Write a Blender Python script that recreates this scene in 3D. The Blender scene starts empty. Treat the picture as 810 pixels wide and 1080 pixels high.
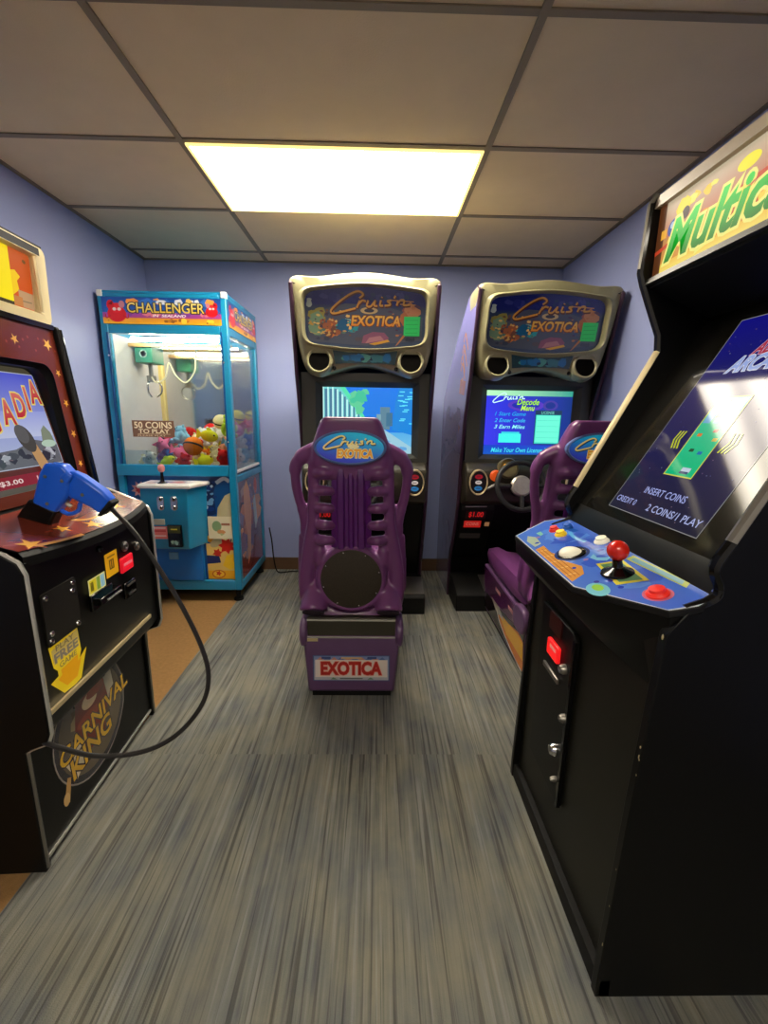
import bpy, bmesh, math, random
from math import sin, cos, pi, radians
from mathutils import Vector, Matrix
from mathutils.geometry import tessellate_polygon

SC = bpy.context.scene
COL = SC.collection
random.seed(7)
R = radians

# ---------------------------------------------------------------- colours and materials
def lin(v):
    v = v / 255.0
    return v / 12.92 if v <= 0.04045 else ((v + 0.055) / 1.055) ** 2.4
def rgb(t):
    return (lin(t[0]), lin(t[1]), lin(t[2]), 1.0)

def nodes_of(m):
    m.use_nodes = True
    nt = m.node_tree
    b = nt.nodes.get('Principled BSDF')
    return nt, b

def pm(name, col, rough=0.5, metal=0.0, coat=0.0, var=0.10, scale=14.0, bump=0.0, bscale=200.0, emit=None, estr=0.0, spec=0.5):
    m = bpy.data.materials.new(name)
    nt, b = nodes_of(m)
    n = nt.nodes.new
    tc = n('ShaderNodeTexCoord')
    noi = n('ShaderNodeTexNoise'); noi.inputs['Scale'].default_value = scale; noi.inputs['Detail'].default_value = 4
    nt.links.new(tc.outputs['Object'], noi.inputs['Vector'])
    mix = n('ShaderNodeMix'); mix.data_type = 'RGBA'
    c = rgb(col)
    mix.inputs[6].default_value = tuple(x * (1 - var) for x in c[:3]) + (1,)
    mix.inputs[7].default_value = tuple(min(1, x * (1 + var)) for x in c[:3]) + (1,)
    nt.links.new(noi.outputs['Fac'], mix.inputs[0])
    nt.links.new(mix.outputs[2], b.inputs['Base Color'])
    b.inputs['Roughness'].default_value = rough
    b.inputs['Metallic'].default_value = metal
    b.inputs['Coat Weight'].default_value = coat
    b.inputs['Specular IOR Level'].default_value = spec
    if bump:
        n2 = n('ShaderNodeTexNoise'); n2.inputs['Scale'].default_value = bscale; n2.inputs['Detail'].default_value = 3
        nt.links.new(tc.outputs['Object'], n2.inputs['Vector'])
        bp = n('ShaderNodeBump'); bp.inputs['Strength'].default_value = bump; bp.inputs['Distance'].default_value = 0.004
        nt.links.new(n2.outputs['Fac'], bp.inputs['Height'])
        nt.links.new(bp.outputs['Normal'], b.inputs['Normal'])
    if emit:
        b.inputs['Emission Color'].default_value = rgb(emit)
        b.inputs['Emission Strength'].default_value = estr
    return m

def art_mat(name, emit=0.0, rough=0.4, base=1.0, coat=0.0, spec=0.5):
    """flat printed or lit art: colours come from the mesh's own colour attribute"""
    m = bpy.data.materials.new(name)
    nt, b = nodes_of(m)
    a = nt.nodes.new('ShaderNodeAttribute'); a.attribute_name = 'Col'
    mul = nt.nodes.new('ShaderNodeMix'); mul.data_type = 'RGBA'; mul.blend_type = 'MULTIPLY'; mul.inputs[0].default_value = 1
    mul.inputs[7].default_value = (base, base, base, 1)
    nt.links.new(a.outputs['Color'], mul.inputs[6])
    nt.links.new(mul.outputs[2], b.inputs['Base Color'])
    nt.links.new(a.outputs['Color'], b.inputs['Emission Color'])
    b.inputs['Emission Strength'].default_value = emit
    b.inputs['Roughness'].default_value = rough
    b.inputs['Coat Weight'].default_value = coat
    b.inputs['Coat Roughness'].default_value = 0.08
    b.inputs['Specular IOR Level'].default_value = spec
    return m

def glass_mat(name, tint=(235, 245, 250), refl=0.10, alpha_col=1.0):
    m = bpy.data.materials.new(name)
    m.use_nodes = True
    nt = m.node_tree
    for x in list(nt.nodes): nt.nodes.remove(x)
    n = nt.nodes.new
    out = n('ShaderNodeOutputMaterial'); mx = n('ShaderNodeMixShader')
    tr = n('ShaderNodeBsdfTransparent'); gl = n('ShaderNodeBsdfGlossy')
    tr.inputs['Color'].default_value = rgb(tint); gl.inputs['Roughness'].default_value = 0.02
    lw = n('ShaderNodeLayerWeight'); lw.inputs['Blend'].default_value = 0.25
    ma = n('ShaderNodeMath'); ma.operation = 'MULTIPLY_ADD'; ma.inputs[1].default_value = 0.6; ma.inputs[2].default_value = refl * 0.4
    nt.links.new(lw.outputs['Fresnel'], ma.inputs[0])
    nt.links.new(ma.outputs[0], mx.inputs[0])
    nt.links.new(tr.outputs[0], mx.inputs[1]); nt.links.new(gl.outputs[0], mx.inputs[2])
    nt.links.new(mx.outputs[0], out.inputs['Surface'])
    return m

M = {}
M['black'] = pm('black_laminate', (11, 11, 10), 0.4, var=0.25, scale=5, spec=0.22)
M['black_matte'] = pm('black_matte', (13, 13, 12), 0.6, var=0.2, spec=0.3)
M['black_gloss'] = pm('black_gloss', (9, 9, 9), 0.12, var=0.2)
M['dark_glass'] = pm('dark_plexiglass', (24, 23, 20), 0.08, var=0.15, spec=0.25)
M['dark_plate'] = pm('dark_plate', (52, 48, 36), 0.45, var=0.15)
M['gold_trim'] = pm('gold_edge_trim', (214, 196, 150), 0.28, metal=0.35)
M['silver_trim'] = pm('silver_edge_trim', (215, 213, 205), 0.25, metal=0.6)
M['chrome'] = pm('chrome', (205, 205, 205), 0.18, metal=1.0, var=0.03)
M['steel'] = pm('brushed_steel', (150, 146, 138), 0.35, metal=0.9)
M['cream'] = pm('cream_plastic', (222, 206, 158), 0.4, var=0.04)
M['olive'] = pm('olive_gold_plastic', (152, 147, 110), 0.36, var=0.08, coat=0.15)
M['purple'] = pm('purple_plastic', (112, 60, 113), 0.30, var=0.10, coat=0.15, scale=6)
M['purple_deep'] = pm('deep_purple_plastic', (88, 24, 108), 0.34, var=0.10, coat=0.15)
M['purple_base'] = pm('dull_purple_plastic', (96, 66, 104), 0.36, var=0.08)
M['plum_edge'] = pm('plum_edge_trim', (58, 34, 52), 0.35, var=0.1)
M['speaker_mesh'] = pm('dark_speaker_mesh', (48, 40, 26), 0.6, var=0.35, scale=160, bump=0.6, bscale=400)
M['turquoise'] = pm('turquoise_paint', (22, 138, 182), 0.3, var=0.06, coat=0.3)
M['turquoise_dark'] = pm('deep_blue_paint', (10, 78, 140), 0.4, var=0.08)
M['turquoise_light'] = pm('bright_turquoise_paint', (46, 172, 208), 0.3, var=0.05, coat=0.3)
M['mirror'] = pm('mirror', (222, 218, 210), 0.10, metal=1.0, var=0.01)
M['white'] = pm('white_plastic', (232, 230, 224), 0.4, var=0.03)
M['white_lit'] = pm('white_lamp', (255, 250, 235), 0.4, emit=(255, 236, 196), estr=42.0)
M['green_box'] = pm('green_crane_box', (46, 128, 104), 0.45, var=0.08)
M['red_ball'] = pm('red_ball_plastic', (222, 34, 16), 0.18, var=0.03, coat=0.5)
M['red_button'] = pm('red_button_plastic', (226, 46, 36), 0.3, emit=(230, 50, 40), estr=0.15)
M['yellow_button'] = pm('yellow_button_plastic', (244, 206, 40), 0.3, emit=(240, 200, 40), estr=0.15)
M['white_button'] = pm('white_button_plastic', (242, 238, 214), 0.25, emit=(255, 250, 220), estr=0.15)
M['blue_button'] = pm('blue_button_plastic', (40, 110, 210), 0.3)
M['pink_ball'] = pm('pink_knob', (206, 130, 128), 0.35)
M['blue_gun'] = pm('blue_gun_plastic', (16, 98, 232), 0.33, var=0.05, coat=0.2)
M['cord'] = pm('black_cord_rubber', (34, 32, 30), 0.32, var=0.1)
M['clear_cord'] = pm('pale_coil_cord', (236, 226, 190), 0.4)
M['red_lamp'] = pm('red_lamp', (240, 40, 40), 0.3, emit=(255, 40, 40), estr=0.9)
M['glass'] = glass_mat('clear_glass')
M['art'] = art_mat('printed_art', 0.0, 0.35)
M['art_gloss'] = art_mat('glossy_printed_art', 0.0, 0.15, coat=0.4)
M['art_dim'] = art_mat('dim_marquee_art', 0.08, 0.14, base=.9, coat=0.5)
M['art_lit'] = art_mat('lit_marquee_art', .60, 0.4, base=.15, spec=.08)
M['art_half'] = art_mat('faint_glow_print', 0.22, 0.3, base=.7)  # faint self-glow added to print, stickers and paper notes
M['screen'] = art_mat('lit_screen', .78, 0.1, base=0.05)
M['screen_soft'] = art_mat('lit_screen_under_glass', 0.5, 0.06, base=0.05, spec=0.16)

# ---------------------------------------------------------------- mesh builder
class MB:
    def __init__(s): s.v = []; s.f = []; s.m = []; s.mi = 0
    def add(s, vs, fs):
        o = len(s.v); s.v += [tuple(v) for v in vs]
        for f in fs: s.f.append(tuple(i + o for i in f)); s.m.append(s.mi)
        return s
    def box(s, x0, x1, y0, y1, z0, z1):
        return s.add([(x0,y0,z0),(x1,y0,z0),(x1,y1,z0),(x0,y1,z0),(x0,y0,z1),(x1,y0,z1),(x1,y1,z1),(x0,y1,z1)],
                     [(0,3,2,1),(4,5,6,7),(0,1,5,4),(1,2,6,5),(2,3,7,6),(3,0,4,7)])
    def loft(s, rings, caps=True, closed=True):
        n = len(rings[0]); vs = [p for r in rings for p in r]; fs = []
        for i in range(len(rings) - 1):
            for j in range(n if closed else n - 1):
                a = i*n + j; b = i*n + (j+1) % n
                fs.append((a, b, b + n, a + n))
        if caps:
            fs.append(tuple(range(n - 1, -1, -1))); fs.append(tuple((len(rings)-1)*n + k for k in range(n)))
        return s.add(vs, fs)
    def prism(s, poly, axis, a0, a1):
        def P(p, a):
            return {'x': (a, p[0], p[1]), 'y': (p[0], a, p[1]), 'z': (p[0], p[1], a)}[axis]
        return s.loft([[P(p, a0) for p in poly], [P(p, a1) for p in poly]])
    def tube(s, pts, r, seg=10, smooth=0, closed=False):
        P = [Vector(p) for p in pts]
        if smooth: P = [Vector(p) for p in catmull(P, smooth)]
        rad = r if isinstance(r, (list, tuple)) else [r] * len(P)
        if len(rad) != len(P):
            rad = [rad[min(len(rad)-1, int(round(i * (len(rad)-1) / (len(P)-1))))] for i in range(len(P))]
        rings = []; up = None
        for i, p in enumerate(P):
            t = (P[min(i+1, len(P)-1)] - P[max(i-1, 0)]).normalized()
            if up is None:
                up = Vector((0,0,1)) if abs(t.z) < .9 else Vector((1,0,0))
            u = (up - t * up.dot(t)).normalized(); w = t.cross(u); up = u
            rings.append([p + (u*cos(2*pi*k/seg) + w*sin(2*pi*k/seg)) * rad[i] for k in range(seg)])
        return s.loft(rings)
    def cyl(s, p0, p1, r0, r1=None, seg=20):
        return s.tube([p0, p1], [r0, r0 if r1 is None else r1], seg)
    def lathe(s, prof, c, ax, seg=28):
        """prof: (radius, height along ax)"""
        a = Vector(ax).normalized(); u = a.orthogonal().normalized(); w = a.cross(u); c = Vector(c)
        return s.loft([[c + a*h + (u*cos(2*pi*k/seg) + w*sin(2*pi*k/seg)) * max(r, 1e-5) for k in range(seg)] for r, h in prof])
    def ell(s, c, r, seg=16, rings=10, rot=None):
        c = Vector(c); vs = []; fs = []
        rr = []
        for i in range(1, rings):
            th = pi * i / rings
            rr.append([Vector((r[0]*sin(th)*cos(2*pi*k/seg), r[1]*sin(th)*sin(2*pi*k/seg), r[2]*cos(th))) for k in range(seg)])
        vs = [Vector((0,0,r[2]))] + [p for q in rr for p in q] + [Vector((0,0,-r[2]))]
        for k in range(seg): fs.append((0, 1 + k, 1 + (k+1) % seg))
        for i in range(rings - 2):
            for k in range(seg):
                a = 1 + i*seg + k; b = 1 + i*seg + (k+1) % seg
                fs.append((a, a + seg, b + seg, b))
        L = len(vs) - 1
        for k in range(seg): fs.append((L, 1 + (rings-2)*seg + (k+1) % seg, 1 + (rings-2)*seg + k))
        if rot is not None: vs = [rot @ v for v in vs]
        return s.add([c + v for v in vs], fs)
    def build(s, name, mats, parent=None, bevel=0.0, smooth=True, ang=35, remesh=0.0):
        me = bpy.data.meshes.new(name); me.from_pydata(s.v, [], s.f); me.validate()
        if not isinstance(mats, (list, tuple)): mats = [mats]
        for m in mats: me.materials.append(M[m] if isinstance(m, str) else m)
        for p, i in zip(me.polygons, s.m): p.material_index = i
        bm = bmesh.new(); bm.from_mesh(me); bmesh.ops.recalc_face_normals(bm, faces=bm.faces); bm.to_mesh(me); bm.free()
        o = bpy.data.objects.new(name, me); COL.objects.link(o)
        if smooth:
            for p in me.polygons: p.use_smooth = True
            me.set_sharp_from_angle(angle=R(ang))
        if bevel:
            b = o.modifiers.new('bevel', 'BEVEL'); b.width = bevel; b.segments = 2; b.limit_method = 'ANGLE'; b.angle_limit = R(40)
        if remesh:
            r = o.modifiers.new('remesh', 'REMESH'); r.mode = 'VOXEL'; r.voxel_size = remesh; r.use_smooth_shade = True
            q = o.modifiers.new('smooth', 'SMOOTH'); q.factor = 0.5; q.iterations = 4
        if parent is not None: o.parent = parent
        return o

def catmull(P, n):
    P = [Vector(p) for p in P]; out = []
    for i in range(len(P) - 1):
        p0 = P[max(i-1, 0)]; p1 = P[i]; p2 = P[i+1]; p3 = P[min(i+2, len(P)-1)]
        for k in range(n):
            t = k / n
            out.append(0.5 * ((2*p1) + (p2-p0)*t + (2*p0-5*p1+4*p2-p3)*t*t + (3*p1-p0-3*p2+p3)*t**3))
    out.append(P[-1]); return out

def rrect(x0, x1, y0, y1, r, n=5):
    pts = []
    for cx, cy, a in ((x1-r, y0+r, -90), (x1-r, y1-r, 0), (x0+r, y1-r, 90), (x0+r, y0+r, 180)):
        for k in range(n + 1):
            t = R(a + 90*k/n); pts.append((cx + r*cos(t), cy + r*sin(t)))
    return pts

def thing(name, label, cat, loc=(0,0,0), rotz=0.0, group=None):
    o = bpy.data.objects.new(name, None); COL.objects.link(o); o.empty_display_size = 0.1
    o.location = loc; o.rotation_euler = (0,0,rotz); tag(o, label, cat, group); return o
def tag(o, label, cat, group=None):
    o['label'] = label; o['category'] = cat
    if group: o['group'] = group
    return o
def struct(name, mb, mats, **k):
    o = mb.build(name, mats, **k); o['kind'] = 'structure'; return o

# ---------------------------------------------------------------- flat art (print, screens, decals) as coloured geometry
_font = {}
def glyphs(txt, off=0.0, shear=0.0):
    key = (txt, off, shear)
    if key not in _font:
        cu = bpy.data.curves.new('lettering', 'FONT'); cu.body = txt; cu.size = 1.0; cu.offset = off; cu.shear = shear; cu.resolution_u = 3
        ob = bpy.data.objects.new('lettering', cu)
        me = bpy.data.meshes.new_from_object(ob)
        vs = [(v.co.x, v.co.y) for v in me.vertices]; fs = [tuple(p.vertices) for p in me.polygons]
        bpy.data.objects.remove(ob); bpy.data.curves.remove(cu); bpy.data.meshes.remove(me)
        _font[key] = (vs, fs)
    return _font[key]

class Canvas:
    """2-D drawing in metres (u, v) laid on a real surface by fn(u, v, lift)"""
    def __init__(s, fn, eps=0.000008): s.fn = fn; s.v = []; s.f = []; s.c = []; s.k = 0; s.eps = eps
    def tris(s, pts, faces, cols):
        s.k += 1; o = len(s.v)
        s.v += [s.fn(p[0], p[1], s.k * s.eps) for p in pts]
        for f in faces:
            s.f.append(tuple(i + o for i in f)); s.c.append([cols[i] for i in f])
    def poly(s, pts, col):
        cols = [rgb(c) for c in col] if isinstance(col[0], (tuple, list)) else [rgb(col)] * len(pts)
        f = tessellate_polygon([[Vector((p[0], p[1], 0)) for p in pts]])
        s.tris(pts, f, cols); return s
    def rect(s, x0, y0, x1, y1, col, top=None):
        c0 = rgb(col); c1 = rgb(top) if top else c0
        s.tris([(x0,y0),(x1,y0),(x1,y1),(x0,y1)], [(0,1,2,3)], [c0,c0,c1,c1]); return s
    def hrect(s, x0, y0, x1, y1, cl, cr):
        s.tris([(x0,y0),(x1,y0),(x1,y1),(x0,y1)], [(0,1,2,3)], [rgb(cl),rgb(cr),rgb(cr),rgb(cl)]); return s
    def ell(s, cx, cy, rx, ry, col, n=24, rot=0.0, edge=None):
        pts = [(cx, cy)] + [(cx + rx*cos(2*pi*k/n)*cos(rot) - ry*sin(2*pi*k/n)*sin(rot), cy + rx*cos(2*pi*k/n)*sin(rot) + ry*sin(2*pi*k/n)*cos(rot)) for k in range(n)]
        s.tris(pts, [(0, 1+k, 1+(k+1) % n) for k in range(n)], [rgb(col)] + [rgb(edge or col)] * n); return s
    def star(s, cx, cy, r, col, n=5, inner=0.42, rot=0.3):
        return s.poly([(cx + (r if k % 2 == 0 else r*inner)*sin(pi*k/n + rot), cy + (r if k % 2 == 0 else r*inner)*cos(pi*k/n + rot)) for k in range(2*n)], col)
    def stroke(s, pts, w, col, smooth=6):
        P = [Vector((p[0], p[1], 0)) for p in pts]
        if smooth and len(P) > 2: P = catmull(P, smooth)
        vs = []
        for i, p in enumerate(P):
            t = (P[min(i+1, len(P)-1)] - P[max(i-1, 0)]); t = t.normalized() if t.length > 1e-9 else Vector((1,0,0))
            n = Vector((-t.y, t.x, 0)) * w / 2
            vs += [(p+n)[:2], (p-n)[:2]]
        s.tris(vs, [(2*i, 2*i+1, 2*i+3, 2*i+2) for i in range(len(P)-1)], [rgb(col)] * len(vs)); return s
    def text(s, txt, x0, y0, x1, y1, col, shear=0.0, off=0.0, outline=None, rot=0.0, top=None):
        base = glyphs(txt, off, shear)
        xs = [p[0] for p in base[0]]; ys = [p[1] for p in base[0]]
        bx, by = min(xs), min(ys); sx = (x1-x0)/(max(xs)-bx); sy = (y1-y0)/(max(ys)-by)
        cx, cy = (x0+x1)/2, (y0+y1)/2
        def put(g, colr, topc=None):
            pts = []; cols = []
            for p in g[0]:
                x, y = x0 + (p[0]-bx)*sx - cx, y0 + (p[1]-by)*sy - cy
                t = min(1, max(0, (p[1]-by)/(max(ys)-by)))
                a = rgb(colr); b = rgb(topc) if topc else a
                cols.append(tuple(a[i]*(1-t) + b[i]*t for i in range(4)))
                pts.append((cx + x*cos(rot) - y*sin(rot), cy + x*sin(rot) + y*cos(rot)))
            s.tris(pts, g[1], cols)
        if outline: put(glyphs(txt, off + outline[1], shear), outline[0])
        put(base, col, top); return s
    def blobs(s, x0, y0, x1, y1, cols, n, r0, r1, seed=1):
        rd = random.Random(seed)
        for _ in range(n):
            rx = rd.uniform(r0, r1); ry = rx*rd.uniform(.4, 1)
            rx = min(rx, (x1-x0)/2.02); ry = min(ry, (y1-y0)/2.02); m = max(rx, ry)
            m = min(m, (x1-x0)/2.01, (y1-y0)/2.01)
            cx = rd.uniform(x0+m, x1-m); cy = rd.uniform(y0+m, y1-m)
            k = rd.randint(5, 9); ph = rd.uniform(0, 6.28)
            pts = [(min(x1, max(x0, cx + rx*(1+.35*rd.uniform(-1,1))*cos(ph+2*pi*i/k))), min(y1, max(y0, cy + ry*(1+.35*rd.uniform(-1,1))*sin(ph+2*pi*i/k)))) for i in range(k)]
            s.poly(pts, rd.choice(cols))
        return s
    def build(s, name, mat, parent=None):
        me = bpy.data.meshes.new(name); me.from_pydata([tuple(v) for v in s.v], [], s.f)
        at = me.color_attributes.new('Col', 'FLOAT_COLOR', 'CORNER')
        i = 0
        for cols in s.c:
            for c in cols: at.data[i].color = c; i += 1
        me.materials.append(M[mat])
        o = bpy.data.objects.new(name, me); COL.objects.link(o)
        if parent is not None: o.parent = parent
        return o

def plane_fn(o, U, V):
    o = Vector(o); U = Vector(U).normalized(); V = Vector(V).normalized(); N = U.cross(V)
    return lambda u, v, k: o + U*u + V*v + N*k

CRUISN = [[(3.3,2.35),(3.7,2.9),(3.2,3.35),(2.3,2.9),(1.1,1.7),(.25,.5),(.5,.0),(1.6,.35),(2.9,.85)],
          [(3.0,.9),(3.35,2.0)], [(3.25,1.55),(3.6,2.0),(4.0,1.9)], [(4.25,2.05),(4.1,1.25),(4.5,1.15),(4.95,1.95)], [(5.0,2.1),(4.9,1.3),(5.25,1.25)],
          [(5.6,2.1),(5.5,1.35),(5.85,1.3)], [(5.68,2.45),(5.72,2.6)], [(6.7,2.1),(6.3,2.0),(6.55,1.7),(6.55,1.4),(6.0,1.3)], [(7.15,2.8),(7.0,2.4)],
          [(7.3,1.35),(7.45,2.15)], [(7.4,1.8),(7.8,2.2),(8.1,2.05),(8.05,1.45),(8.7,1.5)]]
def cruisn(cv, x, y, w, h, col, width, dark=None):
    for st in CRUISN:
        p = [(x + q[0]/8.7*w, y + q[1]/3.4*h) for q in st]
        if dark: cv.stroke([(a+width*.35, b-width*.45) for a, b in p], width*1.7, dark)
    for st in CRUISN:
        p = [(x + q[0]/8.7*w, y + q[1]/3.4*h) for q in st]
        cv.stroke(p, width, col)

# ================================================================ ROOM
H = 2.289; XL, XR, YB, YF = -1.475, 1.505, 2.024, -3.0
def carpet_mat():
    m = bpy.data.materials.new('striped_carpet'); nt, b = nodes_of(m); n = nt.nodes.new; L = nt.links.new
    tc = n('ShaderNodeTexCoord')
    sp = n('ShaderNodeSeparateXYZ'); L(tc.outputs['Object'], sp.inputs[0])
    # each carpet tile shifts its own pattern
    ft = []
    for ax in ('X', 'Y'):
        d = n('ShaderNodeMath'); d.operation = 'DIVIDE'; d.inputs[1].default_value = 0.914; L(sp.outputs[ax], d.inputs[0])
        f = n('ShaderNodeMath'); f.operation = 'FLOOR'; L(d.outputs[0], f.inputs[0]); ft.append(f)
    cid = n('ShaderNodeCombineXYZ'); L(ft[0].outputs[0], cid.inputs[0]); L(ft[1].outputs[0], cid.inputs[1])
    wn = n('ShaderNodeTexWhiteNoise'); wn.noise_dimensions = '3D'; L(cid.outputs[0], wn.inputs['Vector'])
    off = n('ShaderNodeVectorMath'); off.operation = 'SCALE'; off.inputs['Scale'].default_value = 7.0; L(wn.outputs['Color'], off.inputs[0])
    def streak(sx, sy, sc, det, shift=True):
        mp = n('ShaderNodeMapping'); mp.inputs['Scale'].default_value = (sx, sy, 1); L(tc.outputs['Object'], mp.inputs[0])
        ad = n('ShaderNodeVectorMath'); ad.operation = 'ADD'; L(mp.outputs[0], ad.inputs[0])
        if shift: L(off.outputs[0], ad.inputs[1])
        t = n('ShaderNodeTexNoise'); t.inputs['Scale'].default_value = sc; t.inputs['Detail'].default_value = det; t.inputs['Roughness'].default_value = .6
        L(ad.outputs[0], t.inputs['Vector']); return t
    s1 = streak(62, 2.0, 1.0, 3, False); s2 = streak(100, 1.6, 1.0, 2); s3 = streak(6, 4.0, 1.0, 5, False)
    r1 = n('ShaderNodeValToRGB'); e = r1.color_ramp.elements
    e[0].position = .33; e[0].color = rgb((84, 83, 80)); e[1].position = .68; e[1].color = rgb((150, 150, 143))
    e.new(.47).color = rgb((118, 116, 106)); e.new(.56).color = rgb((128, 126, 114))
    L(s1.outputs['Fac'], r1.inputs[0])
    r3 = n('ShaderNodeValToRGB'); e = r3.color_ramp.elements
    e[0].position = .36; e[0].color = rgb((88, 97, 106)); e[1].position = .64; e[1].color = rgb((134, 131, 114))
    L(s3.outputs['Fac'], r3.inputs[0])
    mx = n('ShaderNodeMix'); mx.data_type = 'RGBA'; mx.inputs[0].default_value = .5; L(r1.outputs[0], mx.inputs[6]); L(r3.outputs[0], mx.inputs[7])
    r2 = n('ShaderNodeValToRGB'); e = r2.color_ramp.elements
    e[0].position = .36; e[0].color = (.30,.30,.31,1); e[1].position = .46; e[1].color = (1,1,1,1)
    L(s2.outputs['Fac'], r2.inputs[0])
    mu = n('ShaderNodeMix'); mu.data_type = 'RGBA'; mu.blend_type = 'MULTIPLY'; mu.inputs[0].default_value = .62
    L(mx.outputs[2], mu.inputs[6]); L(r2.outputs[0], mu.inputs[7])
    fz = n('ShaderNodeTexNoise'); fz.inputs['Scale'].default_value = 420; L(tc.outputs['Object'], fz.inputs['Vector'])
    bp = n('ShaderNodeBump'); bp.inputs['Strength'].default_value = .5; bp.inputs['Distance'].default_value = .004
    L(fz.outputs['Fac'], bp.inputs['Height']); L(bp.outputs[0], b.inputs['Normal'])
    L(mu.outputs[2], b.inputs['Base Color']); b.inputs['Roughness'].default_value = .95; b.inputs['Specular IOR Level'].default_value = .1
    return m
M['carpet'] = carpet_mat()
M['brown_carpet'] = pm('brown_carpet', (152, 116, 72), 0.95, var=0.22, scale=60, bump=.5, bscale=380, spec=.1)
M['wall'] = pm('blue_wall_paint', (146, 156, 198), 0.55, var=0.03, scale=3, bump=.05, bscale=160, spec=.3)
M['tile'] = pm('ceiling_tile', (230, 208, 170), 0.9, var=0.05, scale=9, bump=.25, bscale=240, spec=.1)
M['grid'] = pm('ceiling_grid', (136, 122, 100), 0.6, var=0.05)
M['baseboard'] = pm('brown_baseboard', (92, 66, 44), 0.5, var=0.12)

SEAM = -0.752
struct('floor', MB().box(SEAM, XR, YF, YB, -.03, 0), 'carpet', smooth=False)
struct('floor.001', MB().box(XL, SEAM, YF, YB, -.03, 0), 'brown_carpet', smooth=False)
struct('wall_back', MB().box(XL-.1, XR+.1, YB, YB+.1, 0, H), 'wall', smooth=False)
struct('wall_left', MB().box(XL-.1, XL, YF, YB, 0, H), 'wall', smooth=False)
struct('wall_right', MB().box(XR, XR+.1, YF, YB, 0, H), 'wall', smooth=False)
struct('wall_front', MB().box(XL-.1, XR+.1, YF-.1, YF, 0, H), pm('pale_wall_paint', (196, 194, 196), .6, var=.03, scale=3), smooth=False)
struct('ceiling', MB().box(XL-.1, XR+.1, YF-.1, YB+.1, H, H+.06), 'tile', smooth=False)
for nm, b in (('baseboard_back', (XL, XR, YB-.012, YB, 0, .10)), ('baseboard_left', (XL, XL+.012, YF, YB-.012, 0, .10)), ('baseboard_right', (XR-.012, XR, YF, YB-.012, 0, .10))):
    struct(nm, MB().box(*b), 'baseboard', bevel=.003)
T = .61; GX = (-.61, .61)
k = 1
for gx in (-1.83+.61*0, -.61, .61):
    if gx < XL: continue
    struct('trim_%d' % k, MB().box(gx-.012, gx+.012, YF, YB, H-.006, H+.001), 'grid', smooth=False); k += 1
for j in range(-4, 4):
    struct('trim_%d' % k, MB().box(XL, XR, j*T-.012, j*T+.012, H-.005, H+.001), 'grid', smooth=False); k += 1
for nm, b in (('trim_%d' % k, (XL, XR, YB-.02, YB, H-.006, H)), ('trim_%d' % (k+1), (XL, XL+.02, YF, YB, H-.006, H)), ('trim_%d' % (k+2), (XR-.02, XR, YF, YB, H-.006, H))):
    struct(nm, MB().box(*b), 'grid', smooth=False)

# ---- ceiling lights
def lamp_mat(name, strength):
    m = bpy.data.materials.new(name); nt, b = nodes_of(m); n = nt.nodes.new; L = nt.links.new
    tc = n('ShaderNodeTexCoord'); sp = n('ShaderNodeSeparateXYZ'); L(tc.outputs['Object'], sp.inputs[0])
    # two fluorescent tubes glow through the diffuser
    w = n('ShaderNodeMath'); w.operation = 'MULTIPLY'; w.inputs[1].default_value = 2*pi/.28; L(sp.outputs['Y'], w.inputs[0])
    c = n('ShaderNodeMath'); c.operation = 'COSINE'; L(w.outputs[0], c.inputs[0])
    ma = n('ShaderNodeMath'); ma.operation = 'MULTIPLY_ADD'; ma.inputs[1].default_value = -.3*strength; ma.inputs[2].default_value = strength; L(c.outputs[0], ma.inputs[0])
    b.inputs['Base Color'].default_value = (.8,.8,.78,1)
    b.inputs['Emission Color'].default_value = rgb((255, 243, 222))
    L(ma.outputs[0], b.inputs['Emission Strength'])
    return m
M['lamp'] = lamp_mat('fluorescent_diffuser', 21.0)
M['lamp2'] = lamp_mat('fluorescent_diffuser_rear', 12.0)
M['lamp_edge'] = pm('warm_diffuser_edge', (250, 228, 150), .5, emit=(255, 226, 140), estr=1.0)
def light_panel(y0, label, mat):
    t = thing('ceiling_light', label, 'ceiling light', (0, y0 + T/2, H-.012))
    f = MB(); a, b = .598, .293
    f.box(-a, a, -b, -b+.012, 0, .012).box(-a, a, b-.012, b, 0, .012).box(-a, -a+.012, -b+.012, b-.012, 0, .012).box(a-.012, a, -b+.012, b-.012, 0, .012)
    f.build('frame', 'lamp_edge', t)
    MB().box(-a+.012, a-.012, -b+.012, b-.012, .003, .011).build('diffuser', mat, t, smooth=False)
light_panel(T, 'bright rectangular fluorescent ceiling light panel in the middle of the tiled ceiling', 'lamp')
light_panel(-4*T, 'unseen fluorescent ceiling light panel assumed behind the viewer', 'lamp2')  # unseen panel, put in to match the foreground brightness

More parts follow.
